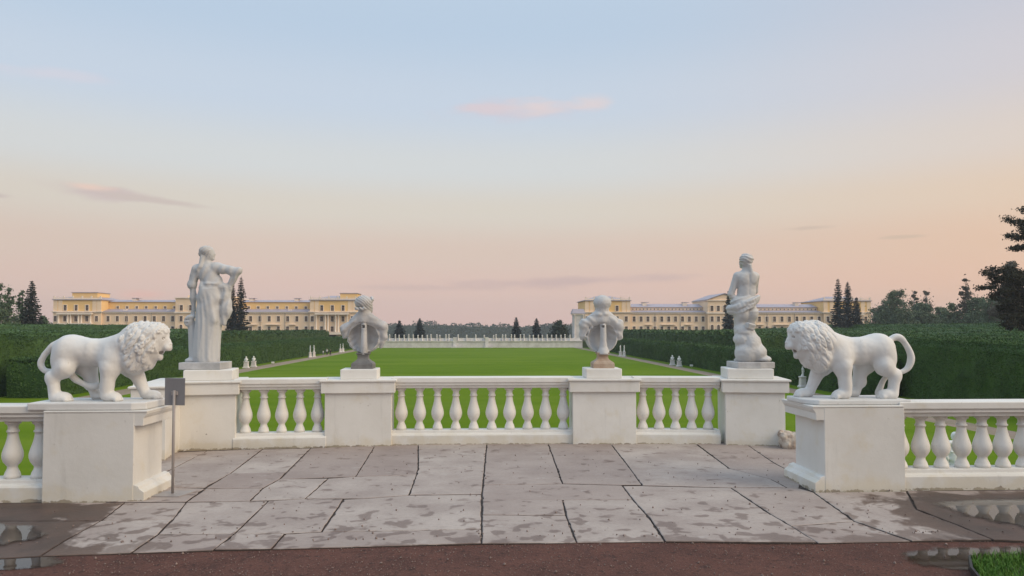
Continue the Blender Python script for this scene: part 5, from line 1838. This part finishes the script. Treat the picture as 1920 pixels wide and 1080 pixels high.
building('L', 'long yellow three storey building with porticos on the left of the lawn')
building('R', 'long yellow building with gabled centre on the right of the lawn')

# gate lodge beside the far wall
x0, x1 = PX(1074, 272), PX(1096, 272)
zt_ = P(1085, 590, 272)[1]
t = empty('gate_lodge', ((x0 + x1) / 2, 272, LAWN + .3))
tag(t, 'small white pillared lodge with grey roof at the end of the far wall', 'lodge')
w2 = (x1 - x0) / 2
H_ = zt_ - LAWN - .3
MB().box(-w2 * .86, w2 * .86, 0, 4.2, 2.6, H_).build('wall', 'pale_stone', t)
MB().box(-w2 * .95, w2 * .95, -.15, 4.4, -.3, 2.6).build('base', 'grey_granite', t)
MB().box(-w2 * 1.05, w2 * 1.05, -.4, 4.6, H_, H_ + .4).build('cornice', 'white_trim', t)
rz_ = H_ + .4
MB().add([(-w2 * 1.15, -.6, rz_), (w2 * 1.15, -.6, rz_), (w2 * 1.15, 4.8, rz_), (-w2 * 1.15, 4.8, rz_), (-w2 * .9, .5, rz_ + 1.7), (w2 * .9, .5, rz_ + 1.7), (w2 * .9, 3.7, rz_ + 1.7), (-w2 * .9, 3.7, rz_ + 1.7)],
         [(0, 1, 5, 4), (1, 2, 6, 5), (2, 3, 7, 6), (3, 0, 4, 7), (4, 5, 6, 7), (3, 2, 1, 0)]).build('roof', 'tin_roof', t)
for s_ in (-1, 1):
    MB().lathe([(.38, 2.6), (.38, 2.9), (.30, 3.0), (.27, H_ - .3), (.4, H_)], 10, s_ * w2 * .72, -.25).build('column', 'pale_stone', t)
MB().box(w2 * .30, w2 * .58, -.05, .05, 3.4, 6.2).build('window', 'window_dark', t)

# far retaining wall with herm posts
WY = 266.0
x0, x1 = PX(700, WY), PX(1092, WY)
t = empty('far_wall', ((x0 + x1) / 2, WY, LAWN))
tag(t, 'long white retaining wall with row of herm posts closing the lawn', 'wall')
cx = t.location.x
zw = P(900, 640.5, WY)[1] - LAWN
MB().box(x0 - cx, x1 - cx, 0, 1.6, -.3, zw).build('wall', 'pale_stone', t)
MB().box(x0 - cx, x1 - cx, -.25, 1.8, zw, zw + .28).build('ledge', 'pale_stone', t)
MB().box(x0 - cx, x1 - cx, .9, 1.25, zw + .28, zw + 1.25).build('parapet', 'pale_stone', t)
herm = MB().lathe([(.30, 0), (.30, .25), (.20, .32), (.26, 1.7), (.30, 1.75), (.16, 1.85), (.15, 1.95), (.24, 2.1), (.26, 2.3), (.20, 2.5), (.06, 2.6)], 8).mesh('herm_post')
herm.materials.append(MATS['pale_stone'])
hx_ = [723, 730, 741, 748, 757.5, 766, 774.5, 783.5, 791.5, 801, 808, 819, 824.5, 836, 841.5, 859, 875, 892, 908, 925.5, 930, 942.5, 948, 959, 965, 976, 982.5, 993, 1000, 1009.5, 1017, 1026, 1034.5, 1043, 1052, 1059.5, 1069]
for px in hx_:
    o = link('herm_post', herm, None, t, (PX(px, WY) - cx, .6, zw + .27))
    s_ = .80 + .12 * random.random()
    o.scale = (1, 1, s_)
for px in (853, 913):
    MB().box(PX(px, WY) - cx - .6, PX(px, WY) - cx + .6, -.35, 1.9, -.2, zw + 1.5).build('stair_pier', 'pale_stone', t)
for px0, px1 in ((845, 868), (908, 925)):
    MB().box(PX(px0, WY) - cx, PX(px1, WY) - cx, -1.3, -.26, -.2, .45).build('step', 'pale_stone', t)

# =================================================================== SMALL THINGS ON THE LAWN
PED = [(.42, 0), (.42, .12), (.34, .18), (.31, .25), (.27, .85), (.33, .92), (.33, 1.0), (.27, 1.03)]
ped_me = MB().lathe(PED, square=True).mesh('pedestal')
ped_me.materials.append(MATS['pale_stone'])


def small_statue(px, py, me, sc, ph, label, pw=1.0, rz=0.0, zoff=0.0, group='white statues along the hedges', name='garden_statue', cat='statue'):
    x, y = G(px, py, LAWN)
    t = empty(name, (x, y, LAWN), rz)
    tag(t, label, cat, group)
    p = link('pedestal', ped_me, None, t)
    p.scale = (pw, pw, ph)
    m2 = me.copy()
    m2.materials.clear()
    m2.materials.append(MATS['sign_white'])
    f = link('figure', m2, None, t, (0, 0, 1.02 * ph + zoff))
    f.scale = (sc, sc, sc)
    dm = f.modifiers.new('coarse', 'DECIMATE')
    dm.ratio = .12
    return t


small_statue(461.5, 690, me_a, 1.0, 1.12, 'white bust on pedestal by the left hedge, left of the nearest pair', 1.2, R(180))
small_statue(475.5, 688, me_b, 1.0, 1.05, 'white bust on pedestal by the left hedge, right of the nearest pair', 1.2, R(180))
small_statue(581.5, 670, me_w, 1.0, 1.15, 'slender white statue by the left hedge, left of the middle pair', 1.0, R(120))
small_statue(588.5, 669.5, me_r, 1.02, 1.2, 'slender white statue by the left hedge, right of the middle pair', 1.0, R(120))
small_statue(638, 660.5, me_w, .85, 1.0, 'white statue by the left hedge, left of the farthest pair', 1.0, R(120))
small_statue(643, 660, me_r, .9, 1.0, 'white statue by the left hedge, right of the farthest pair', 1.0, R(120))
small_statue(1163.5, 668, me_w, .95, 1.15, 'slender white statue by the right hedge, left of the far pair', 1.0, R(-120))
small_statue(1170.5, 668.5, me_r, 1.0, 1.15, 'slender white statue by the right hedge, right of the far pair', 1.0, R(-120))
small_statue(1260.8, 684.5, me_a, 1.0, 1.0, 'white bust on pedestal by the right hedge, left of the near pair', 1.2, R(180))
small_statue(1273.5, 687, me_b, 1.0, 1.0, 'white bust on pedestal by the right hedge, right of the near pair', 1.2, R(180))
small_statue(1505.5, 726.5, me_r, .72, 1.28, 'small white statue on tall pedestal seen beside the face of the lion facing left', 1.15, R(180))
# statue low behind the balusters at the right
xq, zq = P(1790, 810, 27.0)
t = empty('garden_statue', (xq, 27.0, LAWN))
tag(t, 'white statue standing low on the grass behind balusters at the right', 'statue', 'white statues along the hedges')
p = link('pedestal', ped_me, None, t)
m2 = me_w.copy()
m2.materials.clear()
m2.materials.append(MATS['sign_white'])
hh = zq - LAWN
p.scale = (1.5, 1.5, hh - 2.2)
f = link('figure', m2, None, t, (0, 0, (hh - 2.2) * 1.02 + .02))
f.scale = (-1.3, 1.3, 1.3)


def board(px, py, hpx, label, marks, rz):
    x, y = G(px, py, LAWN)
    hh = hpx * y / FPX
    w = hh * .42
    t = empty('notice_board', (x, y, LAWN), rz)
    tag(t, label, 'sign', 'arched white notice boards')
    pr_ = [(-w / 2, .0), (w / 2, .0), (w / 2, hh - w / 2)] + [(w / 2 * math.cos(a), hh - w / 2 + w / 2 * math.sin(a)) for a in np.linspace(.3, math.pi - .3, 7)] + [(-w / 2, hh - w / 2)]
    n = len(pr_)
    for s_ in (-1, 1):
        vs = [(x_, s_ * (.28 - .26 * z_ / hh) - .015, z_) for x_, z_ in pr_] + [(x_, s_ * (.28 - .26 * z_ / hh) + .015, z_) for x_, z_ in pr_]
        MB().add(vs, [tuple(range(n)), tuple(range(2 * n - 1, n - 1, -1))] + [(i, n + i, n + (i + 1) % n, (i + 1) % n) for i in range(n)]).build('board_panel', 'sign_white', t)
    if marks:
        for z0_, z1_, xa, xb in ((.52, .62, -.18, .28), (.56, .68, -.1, .1), (.30, .36, -.25, .22)):
            vs = []
            for x_, z_ in ((xa * w * 1.4, z0_ * hh), (xb * w * 1.4, z0_ * hh), (xb * w * 1.4, z1_ * hh), (xa * w * 1.4, z1_ * hh)):
                vs.append((x_, -(.28 - .26 * z_ / hh) - .02, z_))
            MB().add(vs, [(0, 1, 2, 3)]).build('printed_mark', 'ink', t)


board(95, 732, 19, 'arched white notice board with dark print behind the hind leg of the lion facing right', True, R(-15))
board(1607, 728, 24, 'arched white folding board between the legs of the lion facing left', False, R(72))


def floodlight(px, py, label):
    x, y = G(px, py, LAWN)
    t = empty('garden_floodlight', (x, y, LAWN), R(20 * random.uniform(-1, 1)))
    tag(t, label, 'floodlight', 'small white floodlights in the grass')
    MB().box(-.26, .26, -.12, .12, .28, .58).build('lamp_box', 'sign_white', t, .03)
    MB().tube([(0, 0, -.1), (0, 0, .3)], .03, 6).build('stake', 'pole_metal', t)


floodlight(489, 680, 'small white floodlight in the grass right of the nearest busts on the left')
floodlight(511.5, 684, 'small white floodlight at the path edge right of the left busts')
floodlight(1252, 678.5, 'small white floodlight in the grass left of the near busts on the right')
floodlight(1296.5, 690, 'small white floodlight in the grass right of the near busts on the right')
floodlight(254, 729, 'small white floodlight seen between fore legs of the lion facing right')


# people strolling on the far path


def person(px, py, h, label, top, legs, seed):
    x, y = G(px, py, LAWN)
    t = empty('person', (x, y, LAWN), R(160), h / 1.72)
    tag(t, label, 'person', 'people walking on the far path')
    S = Sculpt((-.4, -.35, -.03), (.4, .35, 1.8), .02)
    S.ell((0, .01, 1.60), (.078, .095, .115), .02).cone((0, 0, 1.52), (0, 0, 1.40), .05, .055, .02).ell((0, .10, 1.58), (.012, .02, .02), .01)
    S.ell((0, 0, 1.25), (.17, .10, .20), .05).ell((0, 0, 1.0), (.15, .10, .16), .05)
    st = .12
    for s_ in (-1, 1):
        S.cone((s_ * .17, 0, 1.38), (s_ * .23, -.03 * s_, 1.10), .052, .042, .03).cone((s_ * .23, -.03 * s_, 1.10), (s_ * .23, .08, .86), .042, .03, .02).ell((s_ * .23, .10, .80), (.03, .035, .06), .02)
        S.cone((s_ * .085, 0, .95), (s_ * .10, s_ * st * .5, .50), .085, .06, .03).cone((s_ * .10, s_ * st * .5, .50), (s_ * .10, s_ * st, .08), .058, .04, .02).ell((s_ * .10, s_ * st + .06, .04), (.045, .12, .04), .02)
    link('body', S.mesh('body'), 'skin', t)
    S = Sculpt((-.4, -.35, .7), (.4, .35, 1.6), .02)
    S.ell((0, 0, 1.24), (.19, .12, .22), .05).ell((0, 0, 1.02), (.175, .12, .15), .05)
    for s_ in (-1, 1):
        S.cone((s_ * .17, 0, 1.39), (s_ * .235, -.03 * s_, 1.10), .066, .058, .03)
    link('shirt', S.mesh('shirt'), top, t)
    S = Sculpt((-.3, -.35, 0), (.3, .35, 1.1), .02)
    for s_ in (-1, 1):
        S.cone((s_ * .085, 0, .96), (s_ * .10, s_ * st * .5, .50), .10, .074, .03).cone((s_ * .10, s_ * st * .5, .50), (s_ * .10, s_ * st, .10), .072, .058, .02)
    link('trousers', S.mesh('trousers'), legs, t)
    S = Sculpt((-.2, -.2, 1.4), (.2, .2, 1.8), .015)
    S.ell((0, -.015, 1.63), (.088, .10, .105), .02).ell((0, .11, 1.55), (.09, .07, .07), .01, cut=True)
    link('hair', S.mesh('hair'), 'hair', t)


person(606, 666.5, 1.30, 'small child in pale top walking at the left of the strolling group', 'shirt_white', 'cloth_grey', 1)
person(613, 666, 1.70, 'person in white shirt and dark trousers in the middle of the strolling group', 'shirt_white', 'cloth_dark', 2)
person(619.5, 667, 1.62, 'person in dark clothes at the right of the strolling group', 'cloth_dark', 'cloth_dark', 3)

# grass tuft behind black edging, bottom right corner
gx, gy = G(1822, 1068, 0)
tuft = empty('grass_bed', (G(1880, 1075, 0)[0], G(1880, 1075, 0)[1], -.03))
tag(tuft, 'corner of bright green grass bed with black edging at the bottom right', 'grass bed')
ox, oy = tuft.location.x, tuft.location.y
edge = [G(1818, 1052, 0), G(1822, 1075, 0), G(1850, 1110, 0), G(1900, 1160, 0)]
b = MB()
for i in range(len(edge) - 1):
    a, c = Vector(edge[i]), Vector(edge[i + 1])
    d = (c - a).normalized()
    nn = Vector((-d.y, d.x)) * .008
    p = [a + nn, c + nn, c - nn, a - nn]
    b.prism([(q.x - ox, q.y - oy) for q in p], -.03, .075)
b.build('edging', 'black_plastic', tuft)
poly = [G(1822, 1050, 0), G(1860, 1047, 0), G(1930, 1046, 0), G(2080, 1045, 0), (6.0, 4.2), (4.0, 4.2), G(1850, 1105, 0), G(1826, 1075, 0)]
MB().prism([(x - ox, y - oy) for x, y in poly], -.03, .035).build('soil', 'joint_soil', tuft)
gr_ = np.random.default_rng(4)


def inside(px, py, poly):
    c = np.zeros(px.shape, bool)
    for i in range(len(poly)):
        x1_, y1_ = poly[i - 1]
        x2_, y2_ = poly[i]
        c ^= ((y1_ > py) != (y2_ > py)) & (px < (x2_ - x1_) * (py - y1_) / (y2_ - y1_ + 1e-12) + x1_)
    return c


n = 60000
pxs, pys = gr_.uniform(2.6, 5.2, n), gr_.uniform(4.6, 6.0, n)
keep = inside(pxs, pys, poly)
pxs, pys = pxs[keep][:9000], pys[keep][:9000]
n = len(pxs)
a = gr_.uniform(0, 6.28, n)
L = gr_.uniform(.03, .085, n)
bend = gr_.uniform(.2, .9, n)
dxs, dys = np.cos(a), np.sin(a)
w_ = .0028
base_ = np.stack([pxs - ox, pys - oy, np.full(n, .033)], 1)
side_ = np.stack([-dys, dxs, np.zeros(n)], 1) * w_
mid_ = base_ + np.stack([dxs * L * bend * .25, dys * L * bend * .25, L * .6], 1)
tip_ = base_ + np.stack([dxs * L * bend * .75, dys * L * bend * .75, L * (1 - .25 * bend)], 1)
V = np.stack([base_ - side_, base_ + side_, mid_ + side_ * .8, mid_ - side_ * .8, tip_ + side_ * .15, tip_ - side_ * .15], 1).reshape(-1, 3)
q = np.arange(n) * 6
F = np.concatenate([np.stack([q, q + 1, q + 2, q + 3], 1), np.stack([q + 3, q + 2, q + 4, q + 5], 1)])
o = link('grass_blades', raw_mesh('grass_blades', V, F, False), 'grass_blade', tuft)
o['kind'] = 'stuff'

# =================================================================== HAZE
hm = bpy.data.materials.new('haze_air')
hm.use_nodes = True
ht = hm.node_tree
ht.nodes.clear()
ho = ht.nodes.new('ShaderNodeOutputMaterial')
hv = ht.nodes.new('ShaderNodeVolumePrincipled')
hv.inputs['Color'].default_value = (0.80, 0.86, 0.95, 1)
hv.inputs['Density'].default_value = 0.00028
hv.inputs['Anisotropy'].default_value = 0.2
ht.links.new(hv.outputs[0], ho.inputs['Volume'])
MATS['haze_air'] = hm
b = MB()
b.box(-900, 900, -120, 1150, -20, 40)
o = b.build('haze', 'haze_air')
tag(o, 'thin evening haze over the park', kind='stuff')
